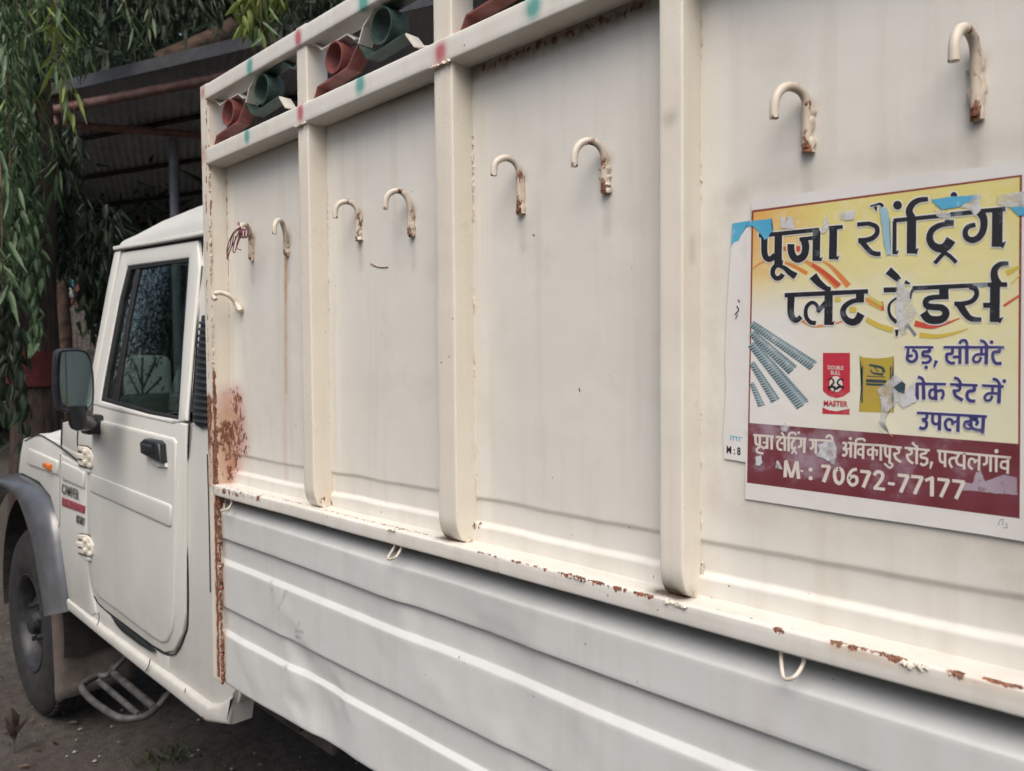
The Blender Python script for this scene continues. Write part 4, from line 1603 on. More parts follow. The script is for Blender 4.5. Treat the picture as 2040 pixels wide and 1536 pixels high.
GD = [([(90, 285), (200, 380), (250, 425)], (125, 80)), ([(330, 450), (405, 480)], (60, 24)), ([(22, 570), (225, 565)], 74),
      ([(440, 545), (1300, 505)], 66), ([(1530, 495), (1815, 490)], 70),
      ([(215, 680), (120, 760), (98, 860), (130, 960), (215, 1040)], (30, 60)), ([(412, 700), (428, 600), (480, 540)], (24, 60)),
      ([(215, 1140), (213, 1240)], (60, 30)), ([(895, 530), (893, 700)], 138),
      ([(965, 668), (740, 676), (640, 715), (640, 790), (740, 815), (860, 825), (925, 890), (890, 975), (790, 1005), (670, 985), (600, 895)], (70, 130)),
      ([(1270, 520), (1355, 560), (1365, 650), (1300, 730), (1180, 765), (1045, 768)], (80, 66)),
      ([(1120, 770), (1200, 900), (1290, 985), (1440, 1000)], (120, 66)), ([(1462, 790), (1580, 790)], 76),
      ([(1636, 480), (1630, 1034)], 148), ([(1680, 1028), (1760, 958)], (84, 4)),
      ([(1680, 500), (1632, 400), (1630, 280), (1710, 200), (1832, 182)], (140, 58))]
GE = [([(180, 160), (602, 160)], 40), ([(235, 170), (232, 280), (300, 280)], 44), ([(290, 200), (345, 225), (355, 320), (290, 372), (225, 340), (222, 270)], 46),
      ([(545, 165), (540, 220), (455, 225), (450, 285), (530, 290), (560, 340), (510, 382), (430, 382)], 44), ([(495, 450)], 28), ([(645, 350), (608, 452)], (54, 30)),
      ([(745, 160), (1632, 160)], 42), ([(880, 170), (870, 250), (795, 262), (800, 350), (850, 388), (915, 388)], 46), ([(880, 300), (985, 300)], 44),
      ([(985, 170), (985, 404)], 50), ([(1085, 130), (1085, 406)], 56), ([(978, 112), (1005, 68), (1065, 62), (1095, 125)], 44),
      ([(1300, 170), (1300, 262)], 44), ([(1300, 262), (1225, 268), (1180, 320), (1200, 372), (1262, 366), (1296, 300)], 42), ([(1290, 262), (1370, 262)], 42), ([(1372, 165), (1366, 410)], 56),
      ([(1275, 62), (1335, 80), (1385, 150)], 46), ([(1445, 85)], 30), ([(1562, 170), (1555, 222), (1475, 235), (1465, 320), (1505, 390), (1592, 392)], 50),
      ([(362, 690), (366, 920)], 52), ([(455, 680), (460, 922)], 54), ([(372, 592), (430, 610), (465, 680)], 46), ([(340, 690), (785, 695)], 42),
      ([(628, 700), (636, 934)], 52), ([(620, 770), (555, 790), (545, 870), (590, 905), (640, 860)], 44), ([(650, 800), (725, 785), (745, 850), (715, 915)], 44),
      ([(840, 698), (1245, 714)], 42), ([(930, 712), (985, 735), (970, 785), (880, 792)], 44), ([(896, 790), (930, 870), (1028, 930)], 52), ([(900, 602), (960, 625), (1005, 700)], 46),
      ([(1195, 720), (1190, 785), (1105, 805), (1090, 880), (1130, 935), (1210, 942)], 52), ([(1305, 715), (1625, 730)], 42),
      ([(1458, 730), (1460, 828)], 44), ([(1460, 828), (1390, 834), (1345, 884), (1370, 932), (1428, 924), (1458, 862)], 42), ([(1450, 828), (1560, 832)], 42), ([(1562, 725), (1550, 975)], 58),
      ([(1460, 615), (1525, 640), (1570, 715)], 46), ([(1630, 650)], 30),
      ([(360, 1112), (1380, 1166)], 42), ([(505, 1125), (500, 1190), (430, 1212)], 44), ([(440, 1215), (500, 1250), (490, 1320), (440, 1342), (395, 1318)], 46),
      ([(590, 1130), (590, 1240), (630, 1275), (680, 1262)], 46), ([(692, 1130), (685, 1368)], 54),
      ([(862, 1365), (795, 1345), (772, 1260), (815, 1205), (870, 1225), (880, 1290)], 46), ([(860, 1270), (950, 1225)], 38), ([(962, 1150), (955, 1390)], 54),
      ([(1150, 1170), (1150, 1300), (1200, 1350), (1320, 1372)], 50), ([(1130, 1235), (1065, 1245), (1052, 1310), (1105, 1345), (1180, 1330)], 44), ([(1090, 1270), (1150, 1310)], 34),
      ([(1245, 1175), (1180, 1205), (1245, 1240), (1215, 1300)], 40), ([(1330, 1165), (1312, 1415)], 56)]
GF = [([(98, 190), (396, 214)], 32), ([(425, 218), (868, 248)], 32), ([(905, 258), (1250, 278)], 32), ([(1465, 300), (1545, 308)], 30), ([(1545, 318), (2040, 345)], 32),
      ([(130, 200), (138, 310), (185, 335)], 36), ([(192, 205), (196, 370)], 36), ([(196, 362), (150, 395), (165, 440), (245, 462)], 32), ([(300, 215), (300, 392)], 36), ([(300, 300), (235, 300)], 28),
      ([(222, 350), (250, 385), (290, 350)], 30), ([(366, 212), (366, 402)], 38), ([(500, 240), (450, 300), (460, 385), (520, 408)], 34), ([(490, 310), (560, 312)], 28), ([(556, 230), (556, 418)], 36),
      ([(508, 150), (555, 220)], (36, 20)), ([(612, 220), (612, 428)], 36), ([(610, 215), (630, 165), (695, 160), (722, 195)], 30), ([(757, 158)], 20),
      ([(700, 250), (660, 310), (668, 385), (722, 372)], 34), ([(655, 462), (690, 412), (728, 465)], 26), ([(792, 250), (792, 340), (748, 368)], 36), ([(842, 250), (836, 452)], 38),
      ([(962, 270), (965, 360), (922, 395)], 36), ([(1006, 280), (1006, 462)], 36), ([(1150, 232), (1195, 196), (1240, 225), (1242, 300)], 34), ([(1150, 290), (1150, 420)], 34),
      ([(1390, 305), (1440, 312), (1432, 372), (1392, 388)], 34), ([(1410, 390), (1455, 430), (1430, 485), (1385, 478)], 34), ([(1445, 392), (1515, 388)], 28), ([(1515, 300), (1510, 515)], 38), ([(1506, 242)], 22),
      ([(1580, 320), (1574, 528)], 36), ([(1578, 318), (1600, 255), (1690, 248), (1722, 282)], 30), ([(1692, 330), (1690, 535)], 36), ([(1690, 395), (1630, 400), (1620, 460), (1690, 485)], 30),
      ([(1835, 340), (1830, 550)], 36), ([(1825, 395), (1765, 410), (1770, 475), (1830, 470)], 30), ([(1835, 410), (1890, 415), (1885, 490)], 30), ([(1948, 350), (1946, 562)], 36),
      ([(560, 802), (572, 560)], 50), ([(572, 556), (650, 805)], 44), ([(655, 805), (728, 572)], 44), ([(730, 570), (757, 825)], 50), ([(780, 705), (822, 716)], 24),
      ([(930, 690)], 31), ([(930, 815)], 31), ([(1085, 638), (1215, 645)], 44), ([(1205, 640), (1118, 872)], 54),
      ([(1340, 668), (1280, 720), (1290, 840), (1345, 890), (1395, 830), (1390, 715), (1335, 665)], 52),
      ([(1600, 685), (1530, 705), (1480, 790), (1490, 880), (1545, 915), (1600, 870), (1590, 800), (1530, 790), (1490, 830)], 46),
      ([(1650, 714), (1795, 728)], 46), ([(1788, 722), (1692, 950)], 54), ([(1850, 775), (1895, 722), (1965, 745), (1965, 820), (1865, 955)], 50), ([(1840, 958), (2008, 976)], 42)]
GG = [([(0, 345), (286, 374)], 32), ([(325, 374), (690, 412)], 32), ([(795, 418), (1862, 518)], 34), ([(42, 360), (52, 480), (100, 505)], 36), ([(112, 365), (106, 600)], 36),
      ([(110, 590), (150, 620), (110, 665), (30, 600)], 28), ([(205, 385), (245, 405), (235, 450), (160, 462)], 32), ([(172, 462), (205, 535), (275, 582)], 36), ([(375, 395), (425, 415), (415, 465), (345, 478)], 32), ([(355, 478), (385, 555), (450, 602)], 36),
      ([(502, 340), (498, 614)], 38), ([(435, 298), (500, 370)], (38, 26)), ([(645, 415), (625, 455), (565, 470), (570, 515), (640, 530), (650, 590), (600, 625), (550, 600)], 36),
      ([(720, 575), (695, 680)], (44, 20)), ([(832, 430), (840, 560), (895, 590)], 36), ([(912, 435), (910, 655)], 36), ([(1080, 520), (995, 530), (975, 590), (1012, 662)], 34),
      ([(1045, 450), (1110, 460), (1075, 540), (1095, 610), (1180, 635)], 36), ([(1188, 455), (1186, 688)], 38), ([(1345, 600), (1330, 545), (1270, 540), (1255, 630), (1310, 688)], 34), ([(1335, 575), (1405, 545)], 28),
      ([(1408, 478), (1400, 705)], 36), ([(1512, 490), (1512, 590), (1460, 622)], 36), ([(1572, 495), (1568, 722)], 38), ([(1652, 500), (1650, 725)], 38), ([(1655, 425)], 30),
      ([(1822, 515), (1816, 750)], 38), ([(1816, 575), (1735, 580), (1725, 655), (1816, 680)], 34),
      ([(82, 888), (182, 902)], 42), ([(225, 768), (385, 784)], 46), ([(375, 780), (268, 1020)], 54), ([(418, 788), (590, 806)], 46), ([(580, 800), (468, 1045)], 54),
      ([(622, 850), (740, 800)], (46, 40)), ([(722, 805), (720, 1078)], 58), ([(800, 828), (972, 846)], 46), ([(962, 842), (848, 1088)], 54), ([(1015, 850), (1195, 870)], 46), ([(1182, 866), (1068, 1115)], 56)]

poster = empty('trade_poster')
tag(poster, 'torn yellow and maroon advertising poster in Hindi pasted on the truck side', 'poster')
# printed ground: soft colour field of the print
m, nt, b, out = new_mat('poster_yellow_print')
P_ = wpos(nt)
sep = N(nt, 'ShaderNodeSeparateXYZ')
nt.links.new(P_, sep.inputs[0])
tl = PY(1500, 420, 0)
br = PY(2036, 1030, 0)
u = mrange(nt, sep.outputs[0], float(tl[0]), float(br[0]))
v = mrange(nt, sep.outputs[2], float(tl[2]), float(br[2]))
n1 = noise_node(nt, P_, 16.0, 3)
n2 = noise_node(nt, P_, 60.0, 5, 0.65)
un = mathn(nt, 'ADD', u, mathn(nt, 'MULTIPLY', mathn(nt, 'SUBTRACT', n1, 0.5), 0.35))
vn = mathn(nt, 'ADD', v, mathn(nt, 'MULTIPLY', mathn(nt, 'SUBTRACT', n1, 0.5), 0.25))
cc = mixc(nt, mrange(nt, un, 0.0, 0.30), (0.64, 0.33, 0.09), (0.64, 0.56, 0.20))
cc = mixc(nt, mrange(nt, vn, 0.06, 0.36), cc, (0.66, 0.61, 0.33))
cc = mixc(nt, mrange(nt, vn, 0.4, 0.7), cc, (0.66, 0.63, 0.45))
# lower left fades to white
f = mathn(nt, 'MULTIPLY', mrange(nt, un, 0.75, 0.10), mrange(nt, v, 0.24, 0.40))
cc = mixc(nt, f, cc, (0.67, 0.65, 0.62))
cc = mixc(nt, mathn(nt, 'MULTIPLY', mrange(nt, n2, 0.52, 0.72), 0.35), cc, (0.66, 0.64, 0.58))
nt.links.new(cc, b.inputs['Base Color'])
b.inputs['Roughness'].default_value = 0.42
bump(nt, b, n1, 0.003, 0.6)
M['yprint'] = m
M['paper'] = ink_mat('poster_paper', (0.64, 0.615, 0.585), 0.4, (0.52, 0.48, 0.43), (0.67, 0.65, 0.62))
M['maroon'] = ink_mat('poster_maroon', (0.125, 0.022, 0.026), 0.0, c2=(0.16, 0.035, 0.045))
m_, nt_, b_, o_ = new_mat('poster_maroon_worn')
P_ = wpos(nt_)
q1 = noise_node(nt_, P_, 13.0, 4, 0.6)
q2 = noise_node(nt_, P_, 90.0, 4, 0.6)
cc = mixc(nt_, mrange(nt_, q1, 0.35, 0.6), (0.125, 0.020, 0.024), (0.17, 0.045, 0.06))
fw_ = mathn(nt_, 'MULTIPLY', mrange(nt_, mathn(nt_, 'ADD', q1, mathn(nt_, 'MULTIPLY', mathn(nt_, 'SUBTRACT', q2, 0.5), 0.25)), 0.56, 0.70), 0.5)
cc = mixc(nt_, fw_, cc, (0.42, 0.36, 0.42))
nt_.links.new(cc, b_.inputs['Base Color'])
b_.inputs['Roughness'].default_value = 0.42
M['maroon'] = m_
M['inkblack'] = ink_mat('poster_black_ink', (0.014, 0.014, 0.018), 0.45, (0.30, 0.34, 0.38))
M['inkblue'] = ink_mat('poster_blue_ink', (0.045, 0.04, 0.15), 0.35, (0.35, 0.35, 0.42))
M['inkwhite'] = ink_mat('poster_white_ink', (0.62, 0.56, 0.50), 0.3, (0.45, 0.38, 0.40))
M['halo'] = ink_mat('poster_pale_halo', (0.67, 0.66, 0.63), 0.3, (0.55, 0.52, 0.42))
M['inkred'] = ink_mat('poster_red_ink', (0.52, 0.07, 0.04), 0.3, (0.55, 0.30, 0.25), (0.50, 0.11, 0.05))
M['inkorange'] = ink_mat('poster_orange_ink', (0.60, 0.20, 0.05), 0.3, (0.60, 0.38, 0.25), (0.58, 0.30, 0.09))
M['inkgold'] = ink_mat('poster_gold_ink', (0.55, 0.40, 0.06), 0.4, (0.55, 0.50, 0.3), (0.52, 0.46, 0.10))
M['tornblue'] = ink_mat('torn_blue_paper', (0.07, 0.33, 0.52), 0.6, (0.55, 0.62, 0.66), (0.10, 0.40, 0.56), 80)
M['tornlight'] = ink_mat('faded_blue_paper', (0.24, 0.42, 0.50), 0.9, (0.55, 0.60, 0.63), (0.38, 0.52, 0.58), 60)
M['tornpale'] = ink_mat('torn_pale_paper', (0.56, 0.56, 0.57), 0.5, (0.45, 0.45, 0.47), (0.62, 0.62, 0.63), 80)
tp_nt = M['tornpale'].node_tree
for nm_ in ('tornpale',):
    nt_ = M[nm_].node_tree
    ob_ = [n for n in nt_.nodes if n.type == 'OUTPUT_MATERIAL'][0]
    bs_ = [n for n in nt_.nodes if n.type == 'BSDF_PRINCIPLED'][0]
    tr_ = N(nt_, 'ShaderNodeBsdfTransparent')
    mx_ = N(nt_, 'ShaderNodeMixShader')
    al_ = mrange(nt_, noise_node(nt_, wpos(nt_), 70.0, 4, 0.6), 0.36, 0.58, 0.25, 0.92)
    nt_.links.new(al_, mx_.inputs[0])
    nt_.links.new(tr_.outputs[0], mx_.inputs[1])
    nt_.links.new(bs_.outputs[0], mx_.inputs[2])
    nt_.links.new(mx_.outputs[0], ob_.inputs[0])
M['border'] = ink_mat('poster_border_line', (0.22, 0.05, 0.03), 0.3, (0.4, 0.25, 0.15))
M['steelprint'] = ink_mat('printed_steel', (0.24, 0.31, 0.33), 0.9, (0.50, 0.55, 0.57), (0.34, 0.42, 0.44), 110)
M['darkteal'] = ink_mat('printed_dark_teal', (0.03, 0.06, 0.07), 0.3, (0.2, 0.25, 0.27))
M['bagred'] = ink_mat('printed_red', (0.46, 0.03, 0.05), 0.3, (0.55, 0.35, 0.35))
M['bagyellow'] = ink_mat('printed_yellow_brown', (0.42, 0.34, 0.04), 0.3, (0.5, 0.4, 0.2), (0.42, 0.27, 0.07))
M['ghost'] = ink_mat('smeared_black', (0.17, 0.20, 0.23), 0.9, (0.45, 0.48, 0.52))

# older poster strip under the left edge
old = empty('old_poster_remnant')
tag(old, 'narrow torn strip of an older poster showing at the left edge of the yellow one', 'poster remnant')
poly_layer('paper', [(1462, 447), (1500, 441), (1516, 560), (1516, 925), (1445, 913), (1443, 870), (1449, 780), (1447, 700), (1452, 600), (1456, 540), (1459, 500)], Y0 + 0.0006, M['paper'], old)
poly_layer('blue_patch', [(1461, 446), (1498, 440), (1497, 452), (1487, 455), (1479, 470), (1474, 480), (1464, 484), (1459, 494)], Y0 + 0.0003, M['tornblue'], old)
ribbons('lettering', [([(1466, 628), (1474, 618), (1470, 610)], 2.4), ([(1468, 636), (1472, 626)], 2), ([(1473, 597), (1476, 603)], 2.6)], (0, 0), 1.0, Y0 + 0.0003, M['inkblack'], old)
ribbons('blue_lettering', [([(1457, 868), (1482, 872)], 1.6), ([(1459, 868), (1458, 877)], 1.8), ([(1464, 870), (1463, 877)], 1.8), ([(1469, 870), (1471, 878)], 1.8), ([(1476, 872), (1475, 879)], 1.8)],
        (0, 0), 1.0, Y0 + 0.0003, M['tornblue'], old)
px_text('phone_lettering', 'M : 8', (1450, 903), (1478, 907), (1450, 887), Y0 + 0.0003, M['inkblack'], old, 0.03)

paper_out = [(1500, 400), (1560, 391), (1640, 380), (1700, 371), (1760, 359), (1850, 346), (1950, 335), (2080, 316), (2080, 1084), (1960, 1064), (1800, 1040), (1700, 1026), (1600, 1010), (1487, 993), (1490, 800), (1496, 600)]
poly_layer('paper', paper_out, Y0, M['paper'], poster)
# printed red border line round the poster
poly_layer('border_line', [(1500, 420), (2038, 349), (2036, 600), (2033, 1032), (1491, 961), (1493, 842), (1497, 640)], Y0 - 0.0002, M['border'], poster)
poly_layer('yellow_print', [(1504, 424), (2033, 354), (2031, 620), (2030, 884), (1496, 843), (1500, 640)], Y0 - 0.0004, M['yprint'], poster)
poly_layer('maroon_band', [(1493, 842), (2033, 884), (2032, 1031), (1491, 960)], Y0 - 0.0005, M['maroon'], poster)
# swooshes of the print
ribbons('swoosh', [
    ([(560, 900), (700, 960), (880, 1060)], (40, 60)), ([(850, 880), (1050, 1000), (1330, 1245)], (50, 110)), ([(1090, 870), (1250, 980), (1480, 1240)], (20, 90)),
    ([(80, 1010), (150, 940), (260, 880)], (16, 30))], (1490, 400), SC, Y0 - 0.0007, M['inkorange'], poster)
ribbons('swoosh', [([(950, 930), (1150, 1060), (1350, 1240)], (50, 70)), ([(722, 700), (780, 700)], 80), ([(536, 700), (570, 700)], 60)], (1490, 400), SC, Y0 - 0.0011, M['inkred'], poster)
ribbons('swoosh', [([(1330, 690), (1610, 830)], 60), ([(400, 990), (600, 1090), (900, 1060), (1130, 980)], (50, 20))], (1540, 500), SC, Y0 - 0.0007, M['inkorange'], poster)
ribbons('swoosh', [([(470, 1050), (700, 1100), (900, 1060), (1120, 980)], (90, 16)), ([(1760, 800), (2000, 640)], (40, 30)), ([(-5, 740), (10, 870)], 40)], (1760, 500), SC, Y0 - 0.0011, M['inkred'], poster)
ribbons('swoosh', [([(540, 1220), (800, 1240), (1060, 1190), (1240, 1130)], (80, 16)), ([(1800, 330), (1990, 230)], (90, 40)), ([(1870, 480), (2000, 350)], 14)], (1760, 500), SC, Y0 - 0.0011, M['inkgold'], poster)
ribbons('swoosh', [([(1370, 990), (1560, 1090), (1760, 1150)], (70, 80)), ([(1130, 850), (1230, 860)], 80), ([(915, 715), (1000, 700)], 60), ([(1390, 760), (1610, 870)], 14), ([(1400, 670), (1610, 790)], 50)],
        (1540, 500), SC, Y0 - 0.0013, M['inkgold'], poster)
# halos then ink
for tg, (G, off, g_, hm, im) in enumerate(((GA, (1490, 400), 15, 'halo', 'inkblack'), (GB, (1760, 370), 17, 'halo', 'inkblack'), (GC, (1540, 500), 15, 'halo', 'inkblack'), (GD, (1760, 500), 17, 'halo', 'inkblack'))):
    ribbons('letter_halo', G, off, SC, Y0 - 0.0015 - 0.00005 * tg, M[hm], poster, g_)
    ribbons('title_lettering', G, off, SC, Y0 - 0.0020 - 0.00005 * tg, M[im], poster)
ribbons('letter_halo', GE, (1780, 670), 1902 / 260.0, Y0 - 0.0015, M['halo'], poster, 14)
ribbons('blue_lettering', GE, (1780, 670), 1902 / 260.0, Y0 - 0.0020, M['inkblue'], poster)
ribbons('address_lettering', GF, (1490, 840), SC, Y0 - 0.0010, M['inkwhite'], poster)
ribbons('address_lettering', GG, (1760, 840), SC, Y0 - 0.0011, M['inkwhite'], poster)
# smears
ribbons('ghost_lettering', [([(830, 446), (985, 428)], 56), ([(1310, 392), (1395, 380)], 50)], (1760, 370), SC, Y0 - 0.0019, M['ghost'], poster)
ribbons('ghost_lettering', [([(1300, 500), (1530, 490)], 60), ([(375, 1080), (485, 1225)], 40)], (1760, 500), SC, Y0 - 0.0019, M['ghost'], poster)
# rebar picture
bars = [((1500, 645), (1622, 728), 13), ((1500, 663), (1582, 737), 14), ((1500, 684), (1602, 806), 17), ((1500, 722), (1548, 798), 11), ((1500, 762), (1520, 808), 8)]
for k, (a, b_2, w) in enumerate(bars):
    ribbons('printed_bar', [([a, b_2], (w * 1.1, w * 1.75))], (0, 0), 1.0, Y0 - 0.0008 - 0.0001 * k, M['steelprint'], poster)
    tk = []
    a_, c_ = np.array(a, float), np.array(b_2, float)
    L = np.linalg.norm(c_ - a_)
    dr = (c_ - a_) / L
    nn = np.array([-dr[1], dr[0]])
    q = 3.0
    while q < L:
        ww = w * (1.1 + 0.65 * q / L) / 2
        p = a_ + dr * q
        tk.append(([tuple(p + nn * ww * 0.95), tuple(p - nn * ww * 0.1 + dr * 3)], (2.4, 1.2)))
        tk.append(([tuple(p - nn * ww * 0.55 + dr * 2), tuple(p - nn * ww * 0.9 + dr * 4)], 1.3))
        q += 5.5
    ribbons('printed_ribs', tk, (0, 0), 1.0, Y0 - 0.0014 - 0.0001 * k, M['darkteal'], poster)
# printed bags
poly_layer('printed_bag', [(1642, 703), (1696, 703), (1696, 780), (1684, 789), (1669, 793), (1654, 789), (1642, 779)], Y0 - 0.0008, M['bagred'], poster)
poly_layer('printed_bag_foot', [(1641, 811), (1655, 817), (1669, 819), (1684, 817), (1695, 814), (1695, 826), (1641, 824)], Y0 - 0.0008, M['bagred'], poster)
px_text('bag_lettering', 'MASTER', (1644, 808), (1692, 810), (1644, 797), Y0 - 0.0022, M['bagred'], poster, 0.03)
px_text('bag_lettering', 'DOUBLE', (1652, 736), (1683, 737), (1652, 728), Y0 - 0.0014, M['inkwhite'], poster, 0.02)
px_text('bag_lettering', 'BULL', (1658, 746), (1677, 747), (1658, 738), Y0 - 0.0014, M['inkwhite'], poster, 0.02)
poly_layer('bag_disc', [(1668 + 13 * math.cos(t), 765 + 16 * math.sin(t)) for t in [math.pi * 2 * k / 20 for k in range(20)]], Y0 - 0.0012, M['inkwhite'], poster)
ribbons('bag_emblem', [([(1653, 756), (1660, 754), (1664, 762), (1658, 768)], 3.2), ([(1683, 758), (1676, 755), (1671, 763), (1678, 769)], 3.2), ([(1652, 772), (1662, 770), (1668, 774), (1676, 770), (1684, 772)], 5),
                       ([(1666, 774), (1664, 782)], 3), ([(1655, 774), (1653, 780)], 2)], (0, 0), 1.0, Y0 - 0.0016, M['inkblack'], poster)
poly_layer('printed_bag', [(1715, 708), (1722, 712), (1750, 714), (1776, 712), (1783, 709), (1780, 740), (1778, 790), (1783, 822), (1750, 821), (1714, 820), (1718, 790), (1720, 740)], Y0 - 0.0008, M['bagyellow'], poster)
ribbons('bag_emblem', [([(1734, 727), (1746, 729), (1760, 733), (1764, 742)], (4, 6)), ([(1737, 736), (1742, 743), (1762, 746)], (2, 5)), ([(1744, 730), (1752, 740)], 2),
                       ([(1730, 749), (1766, 751)], 1.6), ([(1728, 758), (1768, 760)], 6), ([(1728, 765), (1768, 767)], 4), ([(1721, 730), (1720, 802)], 2.6), ([(1777, 730), (1777, 768)], 2.6)],
        (0, 0), 1.0, Y0 - 0.0012, M['darkteal'], poster)
# torn scraps over the print
for k, (pp, mt) in enumerate((
        ([(1500, 441), (1541, 436), (1541, 448), (1543, 460), (1536, 470), (1527, 479), (1519, 468), (1512, 459), (1505, 452), (1496, 452)], 'tornblue'),
        ([(1858, 398), (1900, 393), (1952, 389), (1943, 402), (1925, 405), (1916, 412), (1900, 415), (1880, 419), (1868, 410)], 'tornblue'),
        ([(1755, 412), (1771, 417), (1775, 440), (1776, 470), (1778, 508), (1770, 509), (1763, 480), (1760, 450)], 'tornlight'),
        ([(2014, 415), (2060, 408), (2060, 430), (2030, 430), (2020, 420)], 'tornblue'),
        ([(1940, 392), (1956, 388), (1956, 420), (1944, 432), (1938, 422), (1926, 416), (1915, 414), (1930, 404)], 'tornpale'),
        ([(1862, 418), (1885, 420), (1897, 428), (1893, 438), (1870, 432)], 'tornpale'),
        ([(1677, 424), (1706, 420), (1706, 438), (1692, 440), (1677, 436)], 'tornpale'),
        ([(1643, 452), (1648, 428), (1652, 426), (1654, 452), (1648, 464), (1638, 466)], 'tornpale'),
        ([(1558, 434), (1566, 432), (1568, 450), (1572, 432), (1578, 431), (1584, 432), (1586, 456), (1560, 456)], 'tornpale'),
        ([(1988, 388), (2060, 381), (2060, 412), (2010, 414), (1990, 408)], 'tornpale'),
        ([(1793, 556), (1806, 570), (1814, 580), (1818, 600), (1832, 620), (1820, 640), (1806, 648), (1812, 664), (1798, 668), (1790, 640), (1787, 615), (1790, 590), (1788, 570)], 'tornpale'),
        ([(1786, 745), (1801, 757), (1800, 786), (1822, 760), (1828, 800), (1803, 812), (1790, 800), (1772, 820), (1766, 846), (1757, 840), (1758, 800), (1752, 775), (1770, 762)], 'tornpale'),
        ([(1633, 886), (1652, 879), (1666, 880), (1670, 895), (1669, 910), (1664, 926), (1656, 918), (1640, 912), (1628, 908), (1634, 898)], 'tornpale'),
        ([(1547, 931), (1552, 915), (1563, 934)], 'tornpale'),
        ([(1509, 908), (1520, 906), (1522, 920), (1518, 927), (1508, 925)], 'tornpale'),
        ([(1556, 846), (1568, 842), (1576, 850), (1572, 860), (1560, 858)], 'tornpale'),
        ([(1946, 940), (1956, 938), (1964, 958), (1985, 950), (2000, 945), (2028, 950), (2028, 985), (1990, 982), (1950, 978), (1915, 975), (1920, 960), (1940, 962)], 'smear'))):
    if mt == 'smear':
        if 'smear' not in M:
            M['smear'] = ink_mat('scuffed_maroon', (0.30, 0.22, 0.27), 1.0, (0.14, 0.03, 0.05), (0.38, 0.32, 0.36), 120)
    rough = []
    for (x, y) in resample(pp, 4):
        rough.append((x + random.uniform(-1, 1), y + random.uniform(-1, 1)))
    poly_layer('torn_scrap', rough, Y0 - (0.0009 if mt == 'smear' else 0.0026 + 0.00005 * k), M[mt], poster)
# dark teal fold tip and a curled flap
poly_layer('torn_scrap', [(1783, 771), (1800, 759), (1807, 765), (1805, 784), (1792, 780)], Y0 - 0.0036, M['darkteal'], poster)
a, b2, c2_ = PY(1753, 840, 0), PY(1758, 838, 0), PY(1783, 868, 0)
V = []
for k in range(8):
    t = k / 7
    p = a + (c2_ - a) * t
    wdt = 0.004 * math.sin(math.pi * min(1, t + 0.12))
    V += [(p[0], Y0 - 0.003 - 0.004 * math.sin(math.pi * t), p[2]), (p[0] + wdt, Y0 - 0.004 - 0.007 * math.sin(math.pi * t), p[2] + wdt)]
F = [(2 * k, 2 * k + 1, 2 * k + 3, 2 * k + 2) for k in range(7)]
mesh_obj('curled_flap', V, F, M['paper'], poster)
# pencilled squiggle on the lower margin
ribbons('scribble', [([(1990, 1046), (1994, 1036), (2000, 1034), (1999, 1046)], 1.5), ([(2006, 1040), (2008, 1050), (2000, 1050)], 1.5)], (0, 0), 1.0, Y0 - 0.0003, M['ghost'], poster)

# thread tangled on the first hook
thr = []
V, F = [], []
P0 = PY(480, 462, -0.055)
for k in range(3):
    ring_ = [(P0[0] + 0.007 * math.cos(t) + 0.002, P0[1] - 0.002 + k * 0.006, P0[2] - 0.004 + k * .001 + 0.009 * math.sin(t)) for t in [2 * math.pi * j / 12 for j in range(13)]]
    tube_data(ring_, 0.0016, 5, V, F)
for pts_ in ([(480, 452), (466, 462), (455, 485), (452, 505), (455, 518)], [(480, 455), (470, 475), (458, 500), (454, 516)], [(481, 458), (474, 478), (468, 502), (464, 498), (470, 470)],
             [(482, 456), (476, 480), (472, 494), (480, 498)], [(474, 448), (476, 443), (478, 452)], [(466, 470), (460, 496), (452, 512), (456, 519)], [(480, 452), (463, 470), (458, 490), (453, 500)]):
    tube_data(spline([tuple(PY(x, y, -0.058 + 0.004 * math.sin(x + y))) for x, y in pts_], 5), 0.0011, 5, V, F)
o = mesh_obj('thread_tangle', V, F, M['thread'], None, 60)
tag(o, 'tangle of maroon thread knotted on the hook nearest the cab', 'thread')

for pts_, r_, mt_ in (([(738, 525), (750, 531), (762, 533), (773, 532)], 0.0009, 'pipe'), ([(651, 660), (653, 730), (653, 806)], 0.0006, 'seal'), ([(455, 520), (456, 600), (457, 720)], 0.0009, 'seal'),
                      ([(934, 630), (935, 700), (934, 760), (936, 830)], 0.0008, 'pipe'), ([(873, 492), (873, 508)], 0.0005, 'seal'), ([(1062, 467), (1065, 470)], 0.0007, 'seal'), ([(1154, 773), (1155, 780)], 0.0007, 'seal')):
    tube('paint_crack', [tuple(p) for p in spline([PY(x, y, -0.0005) for x, y in pts_], 6)], r_, M[mt_], truck, 5, 0.5)
apply_stains(STAINED)

# ================================================================== GROUND
m, nt, b, out = new_mat('trodden_earth')
P_ = wpos(nt)
a1_ = noise_node(nt, P_, 1.3, 6, 0.62)
a2_ = noise_node(nt, P_, 22.0, 6, 0.7)
a3_ = noise_node(nt, P_, 120.0, 4, 0.7)
cc = mixc(nt, mrange(nt, a1_, 0.35, 0.65), (0.062, 0.050, 0.042), (0.090, 0.078, 0.066))
cc = mixc(nt, mrange(nt, a2_, 0.42, 0.68), cc, (0.038, 0.030, 0.024))
cc = mixc(nt, mrange(nt, a3_, 0.62, 0.72), cc, (0.17, 0.155, 0.14))
nt.links.new(cc, b.inputs['Base Color'])
b.inputs['Roughness'].default_value = 0.95
hh = mathn(nt, 'ADD', mathn(nt, 'MULTIPLY', a2_, 1.0), mathn(nt, 'MULTIPLY', a3_, 0.4))
bump(nt, b, hh, 0.02)
M['earth'] = m
V, F = [], []
